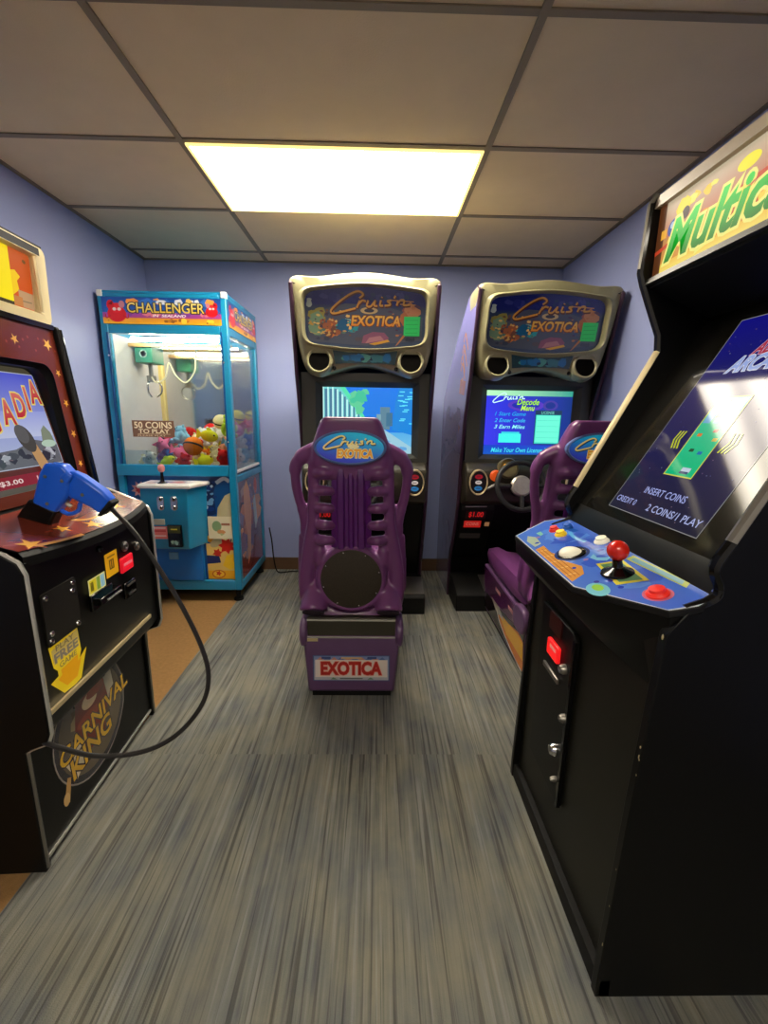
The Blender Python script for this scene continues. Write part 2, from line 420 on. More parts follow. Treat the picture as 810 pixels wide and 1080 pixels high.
# ================================================================ CRUISING GAME CABINETS
def marquee_loop(kind, n=72):
    """closed loops of the molded head, x across and z up (local z measured from the floor)"""
    if kind == 'win':
        key = [(-.300,1.62),(-.315,1.74),(-.300,1.838),(-.20,1.862),(0,1.876),(.20,1.862),(.300,1.838),(.315,1.74),(.300,1.62),(.16,1.592),(0,1.583),(-.16,1.592)]
    else:
        key = [(-.335,1.50),(-.375,1.75),(-.383,1.905),(-.24,1.917),(0,1.94),(.24,1.917),(.383,1.905),(.375,1.75),(.335,1.50),(.245,1.448),(0,1.500),(-.245,1.448)]
    K = [Vector((a, b, 0)) for a, b in key]; out = []; m = len(K); per = n // m
    for i in range(m):
        p0, p1, p2, p3 = K[i-1], K[i], K[(i+1) % m], K[(i+2) % m]
        for k in range(per):
            t = k/per
            q = 0.5*((2*p1)+(p2-p0)*t+(2*p0-5*p1+4*p2-p3)*t*t+(3*p1-p0-3*p2+p3)*t**3)
            out.append((q.x, q.y))
    return out
def inset(loop, c, f): return [(c[0]+(x-c[0])*f, c[1]+(z-c[1])*f) for x, z in loop]
def yfront(z):   # the head leans forward towards its top
    return -.60 + max(0, 1.90 - z) * .22

def game_screen_street(cv, w, h):
    cv.rect(-w, -h, w, h, (20, 120, 215), (16, 120, 230))
    cv.rect(-w, -h, w, -h*.35, (120, 190, 225), (80, 170, 225))
    cv.poly([(-w,-h*.5),(-w*.05,-h*.15),(w*.25,-h*.15),(w,-h*.8),(w,-h),(-w,-h)], (150, 196, 214))
    cv.poly([(-w,h),(-w*.62,h),(-w*.02,-.02),(-w*.02,-.06),(-w,-.02)], (110, 205, 205))
    for i in range(9):
        x = -w + (w*.95)*i/9; top = h - max(0, (i-2.5))/6.5*h*.98
        cv.rect(x, -.04, x+.008, min(h, top), (190, 245, 240))
        cv.rect(x+.012, -.02, x+.03-.0015*i, min(h, top)-.012, (70, 120, 150))
    cv.poly([(-w*.62,h),(-w*.5,h),(0,0),(-w*.02,-.02)], (80, 220, 170))
    cv.blobs(-w*.5, h*.1, w*.05, h, [(60,190,150),(30,150,170),(90,200,150)], 10, .02, .05, 3)
    cv.rect(w*.28, -.05, w*.5, h*.42, (90, 130, 150)).rect(w*.2, -.04, w*.3, h*.2, (120, 160, 170)).rect(w*.42, -.03, w*.56, h*.25, (60, 110, 140))
    cv.poly([(w*.55,-.05),(w*.62,h*.6),(w*.7,h),(w,h),(w,-.08)], (20, 130, 215))
    for i in range(16):
        r = random.Random(i); x = w*(.64+.3*r.random()); y = -h*.1+h*1.0*r.random()
        cv.rect(x, y, min(w, x+.03), y+.006, (90, 225, 245))
    cv.stroke([(w*.1,-h*.2),(w*.2,-h*.55),(w*.25,-h*.98)], .012, (220, 235, 230))
    cv.blobs(-w*.2, -h*.98, w*.98, -h*.5, [(90,160,215),(170,205,220),(60,140,210)], 14, .02, .05, 9)
def game_screen_menu(cv, w, h):
    cv.hrect(-w, -h, w, h, (60, 62, 235), (14, 50, 130))
    cv.rect(-w, -h, w, -h*.7, (30, 90, 190), (30, 70, 200))
    cv.hrect(-w, h*.83, w, h, (190, 255, 200), (50, 160, 140))
    cruisn(cv, -w*.86, h*.62, w*.75, h*.30, (210, 255, 250), .006)
    cv.ell(-.02, h*.55, .11, .034, (90, 60, 190)); cv.ell(-.02, h*.55, .085, .022, (40, 50, 170))
    cv.ell(.13, h*.55, .045, .03, (70, 60, 160)); cv.ell(.13, h*.55, .03, .02, (26, 50, 140))
    cv.text('Decode', -.075, h*.56, .06, h*.74, (170, 245, 60), .3, .015, ((30, 60, 120), .03)); cv.text('Menu', -.05, h*.38, .035, h*.55, (190, 250, 80), .3, .015, ((30, 60, 120), .03))
    for i, (s, c) in enumerate((('1 Start Game', (40, 170, 240)), ('2 Enter Code', (60, 190, 245)), ('3 Earn Miles', (150, 250, 250)))):
        cv.text(s, -w*.78, h*(.22-.2*i), w*-.06, h*(.34-.2*i), c, .3, .01)
    cv.rect(-w*.66, -h*.62, -w*.14, -h*.34, (70, 245, 235)); cv.rect(-w*.6, -h*.34, -w*.18, -h*.28, (60, 215, 230))
    cv.rect(w*.16, -h*.66, w*.78, h*.40, (30, 60, 90)); cv.rect(w*.18, -h*.64, w*.76, h*.26, (60, 215, 200)); cv.rect(w*.2, -h*.60, w*.74, h*.24, (110, 250, 215))
    for i in range(4): cv.rect(w*.21, -h*(.46-.18*i), w*.73, -h*(.45-.18*i), (60, 200, 180))
    cv.text('LICENSE', w*.3, h*.29, w*.6, h*.37, (120, 220, 200))
    cv.text('Make Your Own License Plate!', -w*.82, -h*.93, w*.7, -h*.78, (70, 225, 240), .3, .01)

def marquee_art(cv, bright):
    def f(c, k=1.0): return tuple(min(255, int(x*bright*k)) for x in c)
    loop = inset(marquee_loop('win'), (0, 1.73), 1.03)
    cv.poly(loop, [f((36, 44, 120)) if z > 1.78 else f((58, 72, 104)) for x, z in loop])
    cv.poly([(-.30,1.62),(-.305,1.75),(-.1,1.80),(.1,1.79),(.30,1.74),(.30,1.63),(0,1.60)], f((78, 84, 104)))
    cv.blobs(-.30, 1.63, -.20, 1.79, [f((196,150,70)),f((150,140,70)),f((120,150,120)),f((214,176,90))], 16, .015, .045, 5)
    cv.blobs(-.25, 1.62, -.12, 1.74, [f((214,120,50)),f((160,90,60)),f((230,160,80)),f((110,70,60))], 16, .012, .035, 6)
    cv.blobs(-.16, 1.66, -.02, 1.73, [f((50,150,160)),f((80,170,150)),f((30,90,130)),f((150,190,180))], 16, .012, .035, 7)
    cv.blobs(.18, 1.67, .29, 1.83, [f((150,84,80)),f((190,110,70)),f((90,60,90)),f((200,130,90))], 18, .012, .04, 8)
    cv.blobs(-.28, 1.62, .28, 1.645, [f((60,66,90)),f((90,80,90))], 10, .01, .02, 11)
    cv.blobs(-.28, 1.63, -.05, 1.78, [f((206,160,90)),f((120,80,60)),f((90,120,110)),f((236,190,110)),f((70,60,80))], 46, .004, .012, 15)
    cv.blobs(.10, 1.64, .29, 1.80, [f((120,80,90)),f((190,120,80)),f((80,60,90)),f((60,80,120))], 30, .004, .012, 16)
    cv.blobs(-.24, 1.79, .24, 1.86, [f((44,50,130)),f((60,66,140)),f((40,60,110))], 24, .01, .03, 17)
    cv.poly([(-.02,1.612),(-.01,1.65),(.04,1.668),(.10,1.665),(.125,1.64),(.10,1.615)], f((140, 84, 112)))
    cv.poly([(.0,1.612),(.02,1.64),(.08,1.65),(.10,1.63)], f((176, 120, 130)))
    cv.poly([(.02,1.610),(.12,1.632),(.13,1.622),(.05,1.604)], f((220, 160, 60)))
    cv.poly([(.16,1.60),(.175,1.61),(.23,1.67),(.20,1.655)], f((190, 120, 80)))
    cv.ell(.02, 1.768, .045, .016, f((200, 170, 120))); cv.ell(.02, 1.768, .026, .009, f((60, 60, 80)))
    cv.text('EXOTICA', -.075, 1.695, .185, 1.745, f((226, 140, 50)), .15, .03, (f((120, 60, 30)), .05), top=f((240, 190, 90)))
    cruisn(cv, -.19, 1.752, .42, .105, f((224, 158, 70)), .009, f((92, 48, 40)))
    cv.stroke([(.12,1.818),(.25,1.812)], .004, f((220, 150, 80)), 0); cv.stroke([(.18,1.80),(.26,1.797)], .004, f((220, 150, 80)), 0)
    cv.blobs(-.305, 1.77, -.275, 1.83, [f((190, 200, 190)), f((160, 180, 170))], 3, .012, .018, 4)

def racing_cabinet(label, loc, rotz, screen_fn, bright, chrome_note):
    t = thing('racing_game_cabinet', label, 'arcade machine', loc, rotz, None)
    prof = [(.375,0),(.375,1.16),(.34,1.37),(.10,1.58),(-.10,1.725),(-.38,1.895),(-.56,1.905),(-.60,1.88),(-.55,1.70),(-.48,1.45),(-.40,1.24),(-.34,.98),(-.325,.72),(-.25,.52),(-.17,.36),(-.12,.25),(-.12,0)]
    for sx in (-1, 1):
        x0, x1 = sorted((sx*.385, sx*.367))
        sp = MB().prism(prof, 'x', x0, x1).build('side_panel', 'black', t, bevel=.003)
        front = [(sx*.376, y-.002, z) for y, z in prof[6:17]]
        MB().tube(front, .0105, 8).build('edge_trim', 'plum_edge', sp)
        # printed side art
        U = Vector((0, -sx*-1*-1, 0))
        fn = (lambda u, v, k, sx=sx: Vector((sx*(.3855+k), u, v)))
        cv = Canvas(fn)
        pts = [(y*.985+.004, z) for y, z in prof]
        cols = [(140,136,206) if z > 1.5 else ((150,146,190) if z > 1.1 else ((128,116,140) if z > .5 else (120, 120, 150))) for y, z in pts]
        cv.poly(pts, cols)
        cv.blobs(-.40, 1.02, .32, 1.34, [(140,120,140),(150,124,132),(128,114,140),(146,136,170),(160,126,122)], 30, .03, .10, 21)
        cv.blobs(-.30, .66, .34, 1.06, [(116,102,120),(146,106,102),(100,94,112),(134,124,150),(156,106,94)], 30, .03, .10, 22)
        cv.blobs(-.16, .2, .34, .66, [(126,122,156),(136,134,170),(120,110,136)], 14, .03, .10, 23)
        for i, (yy, zz) in enumerate(((-.36,1.66),(-.33,1.60),(-.35,1.57),(-.30,1.54),(-.31,1.50))):
            cv.stroke([(yy-.06,zz-.05),(yy-.02,zz),(yy+.03,zz+.05),(yy+.07,zz+.01)], .016, (226, 146, 110))
        cv.poly([(-.37,1.36),(-.40,1.44),(-.24,1.46),(-.22,1.38)], (214, 132, 98))
        cv.poly([(-.33,1.44),(-.31,1.47),(-.27,1.45)], (226, 150, 110))
        cv.build('side_art', 'art_gloss', sp)
    # carcass, lower front, base
    MB().prism([(.345,.02),(.37,.02),(.37,1.155),(.335,1.365),(.095,1.575),(-.105,1.72),(-.40,1.89),(-.43,1.89),(-.125,1.70),(.075,1.555),(.31,1.35),(.345,1.15)], 'x', -.3668, .3668).build('back_panel', 'black_matte', t)
    MB().box(-.367, .367, -.555, -.40, 1.868, 1.892).build('top_panel', 'black_matte', t)
    MB().prism([(-.30,.70),(.20,.70),(.20,.16),(-.09,.16),(-.10,.27),(-.15,.37),(-.235,.53)], 'x', -.366, .366).build('lower_front', 'black', t, bevel=.004)
    b = MB().prism([(-.41,0),(.0,0),(.0,.15),(-.19,.17),(-.39,.125),(-.41,.11)], 'x', -.375, .385).build('foot_base', 'black_matte', t, bevel=.006)
    MB().prism([(-.385,.1285),(-.195,.172),(-.195,.176),(-.385,.1325)], 'x', -.19, .382).build('pedal_plate', 'steel', b)
    for px in (-.02, .10):
        p = MB().prism([(-.27,.18),(-.22,.26),(-.21,.257),(-.26,.177)], 'x', px-.035, px+.035)
        p.box(px-.01, px+.01, -.23, -.12, .20, .22).build('pedal', 'steel', t, bevel=.003)
    # molded head
    W = marquee_loop('win'); O = marquee_loop('out'); c = (0, 1.73)
    rings = []
    for f, loop, dy in ((1.0, O, .16), (1.0, O, .03), (.985, O, .008), (.95, O, .0), (1.10, W, -.004), (1.065, W, -.018), (1.035, W, -.022), (1.01, W, -.012), (1.0, W, .012), (.995, W, .03)):
        rings.append([(x, yfront(z) + dy, z) for x, z in inset(loop, c, f)])
    hd = MB().loft(rings, caps=False)
    for sx in (-1, 1):   # raised rings round the speakers
        cx, cz = sx*.245, 1.518
        hd.lathe([(.074,.05),(.072,.0),(.068,-.010),(.062,-.013),(.056,-.009),(.054,.0),(.053,.012)], (cx, yfront(cz)-.016, cz), (0, 1, -.22), 36)
    for sx in (-1, 1):
        hd.lathe([(.026,.10),(.026,.02),(.022,.0),(.012,-.004)], (sx*.362, -.585, 1.885), (0, 1, 0), 16)
    head = hd.build('marquee_surround', 'olive', t, ang=50)
    for sx in (-1, 1):
        MB().lathe([(.0101,-.006),(.0105,.004)], (sx*.357, -.591, 1.887), (0, 1, 0), 14).build('screw_hole', 'black_matte', head)
        MB().lathe([(.0555,.004),(.0555,-.003),(.04,-.0035),(.0,-.0035)], (sx*.245, yfront(1.518)-.017, 1.518), (0, 1, -.22), 32).build('speaker', pm('speaker_cloth', (7, 6, 5), .9, var=.3, scale=200, spec=.05), t)
        MB().ell((sx*.168, yfront(1.483)-.004, 1.483), (.011, .006, .011), 12, 8).build('bolt', 'black_gloss', head)
    cv = Canvas(lambda u, v, k: Vector((u, yfront(v) + .022 - k, v)))
    marquee_art(cv, bright); cv.build('marquee_panel', 'art_dim', t)
    cv = Canvas(lambda u, v, k: Vector((u, yfront(v) - .013 - k, v)))
    cv.poly([(-.172,1.572),(-.09,1.562),(0,1.560),(.09,1.562),(.172,1.572),(.160,1.503),(.10,1.508),(-.10,1.508),(-.160,1.503)], (40, 64, 70))
    cv.blobs(-.14, 1.512, .14, 1.558, [(50,110,120),(30,80,120),(70,140,130),(28,46,70),(30,100,150)], 26, .012, .035, 31)
    cv.build('speaker_art', 'art_gloss', head)
    # monitor bezel with the picture
    def sl(z): return -.395 + (z - .96) * -.01
    bz = MB()
    w, z0, z1 = .262, 1.015, 1.395
    out = [(-.366,.95),(.366,.95),(.366,1.47),(-.366,1.47)]; inn = [(.012-w,z0),(.012+w,z0),(.012+w,z1),(.012-w,z1)]
    bz.loft([[(x, sl(z), z) for x, z in out], [(x, sl(z)-.0, z) for x, z in inset(inn, (.012,1.2), 1.14)], [(x, sl(z)+.03, z) for x, z in inn], [(x, sl(z)+.036, z) for x, z in inset(inn,(.012,1.2),.99)]], caps=False)
    bz.build('monitor_bezel', pm('monitor_bezel_grey', (52, 54, 46), .4), t, ang=20)
    cv = Canvas(lambda u, v, k: Vector((u + .012, sl(1.2) + .033 - k, 1.205 + v)))
    screen_fn(cv, .262, .19); cv.build('screen', 'screen', t)
    # dashboard
    d = MB().prism([(-.38,.975),(-.42,.955),(-.455,.92),(-.465,.80),(-.44,.735),(-.36,.70),(-.30,.70),(-.30,.97)], 'x', -.365, .365)
    dash = d.build('dashboard', pm('dash_olive_black', (50, 46, 32), .4), t, bevel=.012)
    def gauge(x, z, rx, rz, name):
        ring = MB(); y = -.468
        ring.loft([[(x+a*rx*cos(q*pi/16), y+dy, z+a*rz*sin(q*pi/16)) for q in range(32)] for a, dy in ((1.0,.02),(1.0,-.006),(.95,-.012),(.88,-.010),(.86,.0))], caps=False)
        g = ring.build(name, 'gold_trim', t)
        return g
    for x in (-.292, .292):
        g = gauge(x, .855, .056, .078, 'view_button_cluster')
        cv = Canvas(lambda u, v, k, x=x: Vector((x+u, -.4685-k, .855+v)))
        cv.ell(0, 0, .049, .068, (22, 20, 18))
        cv.ell(0, .034, .024, .014, (190, 30, 50)); cv.ell(0, 0, .020, .012, (235, 225, 220)); cv.ell(0, -.036, .024, .014, (40, 130, 200))
        for vv in (.034, 0, -.036): cv.rect(-.012, vv-.002, .012, vv+.002, (60, 30, 40))
        cv.build('view_buttons', 'art_half', g)
    MB().lathe([(.034,.01),(.034,-.004),(.028,-.012),(.0,-.014)], (-.19, -.464, .895), (0, 1, 0), 20).build('start_button', pm('orange_button', (216, 90, 34), .3, emit=(220, 80, 20), estr=.25), t)
    MB().tube([(-.24,-.468,.815),(-.19,-.470,.842),(-.14,-.470,.842)], .009, 10, smooth=4).build('gear_shifter', 'steel', t)
    g = MB().lathe([(.062,.03),(.062,-.004),(.055,-.014),(.048,-.006),(.046,.004),(.0,.004)], (-.115, -.455, .94), (0, 1, -.25)).build('instrument_pod', pm('pod_olive', (120, 112, 76), .35), t)
    MB().ell((-.135, -.466, .958), (.012, .005, .010), 12, 8).build('lamp', pm('amber_lamp', (255, 190, 60), .3, emit=(255, 180, 50), estr=1.2), g)
    # steering wheel
    hub = Vector((-.055, -.53, .845)); ax = Vector((0, -1, .35)).normalized(); u = Vector((1,0,0)); v = ax.cross(u)
    wr = MB(); seg = 40
    rings = []
    for i in range(seg + 1):
        a = 2*pi*i/seg; dirv = u*cos(a) + v*sin(a)
        rings.append([hub + dirv*(.142 + .016*cos(2*pi*q/10)) + ax*(.016*sin(2*pi*q/10)) for q in range(10)])
    wr.loft(rings, caps=False)
    for a in (0, pi, -pi/2):
        dirv = u*cos(a) + v*sin(a)
        wr.tube([hub + dirv*.04, hub + dirv*.14], .014, 8)
    wh = wr.build('steering_wheel', pm('wheel_rubber', (26, 26, 24), .5), t)
    MB().lathe([(.062,-.012),(.062,.010),(.052,.018),(.0,.020)], hub, ax, 28).build('hub_cap', pm('silver_hub', (176, 170, 158), .32, metal=.6, var=.25, scale=40), wh)
    MB().cyl(hub - ax*.01, hub - ax*.13, .04, .05).build('steering_column', 'black_matte', t)
    # coin panel at one side of the knee space
    cd = MB().prism([(-.345,.70),(-.352,.66),(-.275,.50),(-.19,.36),(-.15,.30),(-.1,.30),(-.1,.70)], 'x', -.362, -.15).build('coin_panel', 'black', t, bevel=.005)
    def pl(u, v, k):     # slope of the coin panel face
        y = -.352 + max(0, .66 - v)*.48; return Vector((u, y - .002 - k, v))
    cv = Canvas(pl)
    cv.rect(-.33, .60, -.20, .655, (30, 4, 4)); cv.text('$1.00', -.31, .607, -.215, .65, (255, 40, 36), 0, .02)
    cv.rect(-.33, .535, -.22, .585, (235, 40, 32)); cv.text('COINS', -.315, .55, -.235, .572, (255, 170, 150))
    cv.rect(-.195, .545, -.165, .575, (190, 140, 90))
    cv.rect(-.345, .452, -.21, .49, (40, 34, 30)); cv.rect(-.33, .468, -.225, .473, (12, 10, 10))
    cv.build('price_display', 'art_half', cd)
    MB().tube([(-.335,-.350,.685),(-.20,-.350,.685)], .004, 6).build('coin_rail', 'silver_trim', cd)
    for sx in (-1, 1):
        MB().tube([(sx*.378,-.13,.27),(sx*.378,-.155,.33),(sx*.378,-.19,.40)], .011, 8).build('chrome_corner', 'chrome', t)
    return t

cab1 = racing_cabinet('tall racing arcade cabinet with a blue street on its screen, behind the purple seat', (.112, 1.60, 0), 0.0, game_screen_street, .84, None)
cab2 = racing_cabinet('tall racing arcade cabinet whose screen lists numbered menu steps, in the corner of the room', (1.073, 1.655, 0), R(1.0), game_screen_menu, .86, None)

# green paper notes stuck on the two heads
def sticky(loc, rotz, label):
    cv = Canvas(lambda u, v, k: Vector((u, yfront(1.69+v) - .0015 - k + .015, 1.69 + v)))
    cv.rect(.203, -.04, .287, .052, (40, 168, 84)); cv.k = 2
    for i in range(4): cv.stroke([(.212, .034-.02*i), (.276, .036-.02*i)], .003, (30, 130, 64), 0)
    o = cv.build('paper_note', 'art_half'); o.location = loc; o.rotation_euler = (0, 0, rotz)
    tag(o, label, 'paper note', 'green notes on the racing game heads')
sticky((.112, 1.60, 0), 0, 'bright green paper note on the racing cabinet that shows a blue street')
sticky((1.073, 1.655, 0), R(1.0), 'darker green paper note on the head of the racing cabinet in the corner')

# ================================================================ RACING SEATS
def racing_seat(label, loc, rotz):
    t = thing('racing_chair', label, 'arcade seat', loc, rotz)
    # pedestal: tapered block, seen from behind at y = 0
    ped = MB()
    def ring(y, hw0, hw1, z0, z1):
        return [(-hw0,y,z0),(hw0,y,z0),(hw1,y,z1),(-hw1,y,z1)]
    ped.loft([ring(.0,.186,.205,.035,.285), ring(.012,.192,.212,.03,.335), ring(.78,.192,.212,.03,.335), ring(.80,.185,.205,.035,.31)])
    pd = ped.build('pedestal', 'purple_base', t, bevel=.008)
    MB().box(-.175, .175, .02, .78, 0, .035).build('plinth', 'black_matte', pd)
    for sx in (-1, 1):
        MB().prism(rrect(-.012, .16, .235, .365, .062), 'x', *sorted((sx*.190, sx*.224))).build('pedestal_cheek', 'purple_base', t, bevel=.010)
    br = MB().box(-.19, .19, .004, .06, .262, .385).build('rear_bracket', 'dark_plate', t, bevel=.003)
    MB().box(-.19, .19, -.002, .008, .292, .298).build('bracket_rod', 'silver_trim', br)
    MB().box(-.19, .19, -.002, .01, .372, .379).build('bracket_rod', 'silver_trim', br)
    MB().box(-.19, -.145, -.004, .006, .278, .290).build('bracket_label', 'gold_trim', br)
    MB().box(-.19, .19, .06, .70, .335, .39).build('slide_rail', 'black_matte', t, bevel=.004)
    # licence plate
    cv = Canvas(lambda u, v, k: Vector((u, -.0035 + (.19-v)*-.0 - k, v)))
    cv.rect(-.168, .088, .168, .212, (74, 92, 136)); cv.rect(-.163, .092, .163, .208, (186, 184, 190), (120, 140, 190)); cv.rect(-.158, .106, .158, .190, (228, 214, 204))
    for i in range(10): cv.poly([(-.15+.03*i, .190), (-.135+.03*i, .204), (-.12+.03*i, .190)], (90, 110, 160) if i % 2 else (200, 140, 120))
    cv.text('EXOTICA', -.134, .116, .134, .182, (190, 40, 32), 0, .045, ((232, 150, 130), .04))
    cv.rect(-.05, .097, .05, .102, (90, 100, 90)); cv.rect(-.045, .195, .045, .203, (210, 170, 120))
    cv.rect(-.13, .194, -.09, .205, (60, 76, 130)).rect(.07, .194, .11, .205, (60, 76, 130))
    cv.poly([(-.09,.095),(-.08,.106),(-.06,.095)], (110, 140, 110)); cv.poly([(.07,.095),(.085,.106),(.10,.095)], (110, 140, 110))
    cv.build('license_plate', 'art', pd)
    # side art: vented upper panel, flame print under it
    for sx in (-1, 1):
        fn = (lambda u, v, k, sx=sx: Vector((sx*(.193+.0665*(v-.03) + .0015 + k), u, v)))
        cv = Canvas(fn)
        cv.poly([(.02,.24),(.75,.16),(.78,.20),(.78,.325),(.02,.325)], (88, 34, 84))
        cv.poly([(.03,.05),(.78,.05),(.75,.155),(.02,.235)], (34, 22, 26))
        cv.poly([(.03,.04),(.16,.05),(.40,.09),(.46,.14),(.10,.215),(.03,.20)], (226, 120, 26))
        cv.poly([(.03,.10),(.30,.10),(.44,.15),(.40,.165),(.10,.20),(.03,.19)], (244, 176, 30))
        cv.poly([(.35,.15),(.52,.14),(.62,.185),(.44,.19)], (176, 168, 156))
        cv.stroke([(.05,.035),(.20,.05),(.42,.10),(.50,.16)], .010, (236, 226, 206))
        cv.rect(.17, .262, .27, .284, (214, 150, 150)); cv.rect(.42, .262, .52, .284, (224, 158, 156))
        cv.build('side_art', 'art_gloss', pd)
    # cushion
    cu = MB()
    sec = []
    for y, hw, zt in ((.03,.15,.40),(.06,.185,.44),(.2,.205,.462),(.5,.21,.455),(.72,.205,.445),(.80,.19,.425),(.86,.165,.385)):
        sec.append([(-hw,y,.36),(hw,y,.36),(hw+.008,y,(.36+zt)/2),(hw,y,zt),(hw*.72,y,zt+.012),(hw*.45,y,zt-.015),(0,y,zt-.025),(-hw*.45,y,zt-.015),(-hw*.72,y,zt+.012),(-hw,y,zt),(-hw-.008,y,(.36+zt)/2)])
    cu.loft(sec); cu.build('seat_cushion', 'purple', t, ang=60)
    # backrest, one molded shell : leans back so that the head is nearest the viewer
    def Y(z): return -.055 + (1.2 - z)*.13
    bk = MB()
    # headrest block
    hs = []
    for z, hw, d in ((.985,.135,.06),(1.01,.150,.075),(1.06,.158,.085),(1.12,.150,.085),(1.18,.128,.08),(1.212,.115,.07),(1.228,.098,.05)):
        y = Y(z); r = min(.035, d*.45)
        hs.append([(x, y + yy, z) for x, yy in rrect(-hw, hw, -d*.25, d*.85, r, 4)])
    bk.loft(hs)
    for sx in (-1, 1):
        # side rail
        rail = []
        for z, x, w, d in ((1.07,.135,.030,.04),(1.02,.146,.024,.045),(.93,.150,.022,.05),(.80,.158,.022,.055),(.68,.178,.028,.06),(.58,.192,.03,.07),(.48,.196,.03,.08),(.42,.19,.028,.08)):
            y = Y(z) + .02
            rail.append([(sx*(x + a), y + b, z) for a, b in rrect(-w, w, -d*.6, d, min(w, d)*.7, 4)])
        bk.loft(rail)
        # shoulder wing: bowed loop beside the rail
        bk.tube([(sx*.135,Y(1.09)+.035,1.10),(sx*.182,Y(1.07)+.04,1.080),(sx*.219,Y(1.03)+.04,1.040),(sx*.224,Y(.97)+.04,.97),(sx*.214,Y(.90)+.04,.90),(sx*.196,Y(.83)+.04,.83),(sx*.187,Y(.74)+.04,.74)],
                [.034,.032,.026,.020,.020,.023,.027], 12, smooth=5)
        # thin outer bolster behind
        bk.tube([(sx*.193,Y(.72)+.05,.74),(sx*.204,Y(.6)+.06,.60),(sx*.208,Y(.5)+.06,.48)], .032, 10, smooth=4)
        # intake runners between spine and rail
        for i, z in enumerate((1.012,.940,.868,.796,.730)):
            y = Y(z)
            bk.tube([(sx*.060,y+.03,z-.006),(sx*.088,y-.012,z+.002),(sx*.118,y-.014,z+.004),(sx*.150,y+.025,z-.004)], [.014,.020,.022,.017], 12, smooth=4)
    # lower housing round the speaker
    hc = Vector((0, Y(.58)-.012, .565))
    bk.ell(hc + Vector((0,.075,0)), (.172,.08,.165), 28, 16)
    bk.lathe([(.145,.09),(.150,.02),(.147,-.018),(.138,-.026),(.120,-.020),(.10,-.01)], hc, (0,1,0), 36)
    low = []
    for z, hw, d in ((.40,.175,.09),(.43,.205,.12),(.50,.212,.13),(.60,.19,.08),(.68,.165,.05)):
        low.append([(x, Y(z) + .03 + yy, z) for x, yy in rrect(-hw, hw, -d*.3, d*.7, min(.03, d*.4), 4)])
    bk.loft(low)
    for sx in (-1, 1):
        bk.tube([(sx*.150,Y(.5)+.02,.525),(sx*.156,Y(.47)-.02,.475),(sx*.158,Y(.43)-.055,.435),(sx*.158,Y(.42)-.062,.425)], [.040,.052,.060,.060], 18)
        bk.tube([(sx*.128,Y(.70)+.01,.715),(sx*.134,Y(.66)-.0,.66),(sx*.136,Y(.6)+.0,.60)], [.020,.026,.018], 12, smooth=3)
    back = bk.build('backrest', 'purple', t, remesh=.006)
    # ribbed centre spine
    sp = MB(); prof = []
    xs = [-.080,-.078,-.058,-.050,-.030,-.024,-.012,-.006,.006,.012,.024,.030,.050,.058,.078,.080]
    dy = [.03,-.006,-.012,-.030,-.030,-.016,-.016,-.024,-.024,-.016,-.016,-.030,-.030,-.012,-.006,.03]
    def sec2(z, f, g=0): return [(x*f, Y(z) + d + g, z) for x, d in zip(xs, dy)]
    sp.loft([sec2(.70,1.06), sec2(.74,1.04), sec2(.90,1.0), sec2(1.00,.97), sec2(1.035,.93,.012)])
    sp.build('spine', 'purple_deep', back, ang=30)
    # round speaker cover with bolts
    cvr = MB().lathe([(.128,.012),(.128,-.008),(.120,-.011),(0,-.013)], hc + Vector((0,-.016,0)), (0,1,0), 40).build('speaker_cover', 'speaker_mesh', back)
    for i in range(8):
        a = 2*pi*(i+.35)/8
        MB().ell(hc + Vector((cos(a)*.120, -.028, sin(a)*.120)), (.004,.003,.004), 8, 6).build('bolt', 'chrome', back)
    for sx in (-1, 1):
        MB().lathe([(.047,.0),(.044,.012),(0,.016)], (sx*.158, Y(.42)-.0715, .419), Vector((0,.55,.75)), 22).build('port', pm('port_dark', (40, 14, 42), .6), back)
    # oval emblem
    ez = 1.115; n = Vector((0, -1, .04)).normalized()
    eo = Vector((0, Y(1.115)-.0315, ez)); 
    MB().loft([[(a*cos(q*pi/20), Y(ez)-.024+d, ez + b*sin(q*pi/20)) for q in range(40)] for a, b, d in ((.138,.066,.014),(.138,.066,-.008),(.132,.061,-.012),(.127,.057,-.008))], caps=False).build('emblem_rim', pm('emblem_rim', (96, 120, 176), .3), back)
    cv = Canvas(lambda u, v, k: Vector((u, Y(ez)-.030-k, ez + v)))
    pts = [(.130*cos(q*pi/20), .059*sin(q*pi/20)) for q in range(40)]
    cv.poly(pts, [tuple(int(a + (b-a)*min(1, max(0, (y+.059)/.118 + .25*x/.13))) for a, b in zip((60,60,190),(24,196,226))) for x, y in pts])
    cruisn(cv, -.105, -.006, .20, .05, (240, 216, 120), .0058, (40, 60, 90))
    cv.ell(.012, .004, .022, .008, (235, 220, 160))
    cv.text('EXOTICA', -.05, -.038, .085, -.006, (236, 150, 40), .1, .03, ((246, 220, 120), .07))
    cv.build('emblem', 'art_half', back)
    return t
racing_seat('purple molded racing seat in the middle of the room, seen from behind', (.079, .335, 0), 0)
racing_seat('purple racing seat with orange flame side print, half hidden behind the black cabinet', (1.085, .445, 0), R(0))

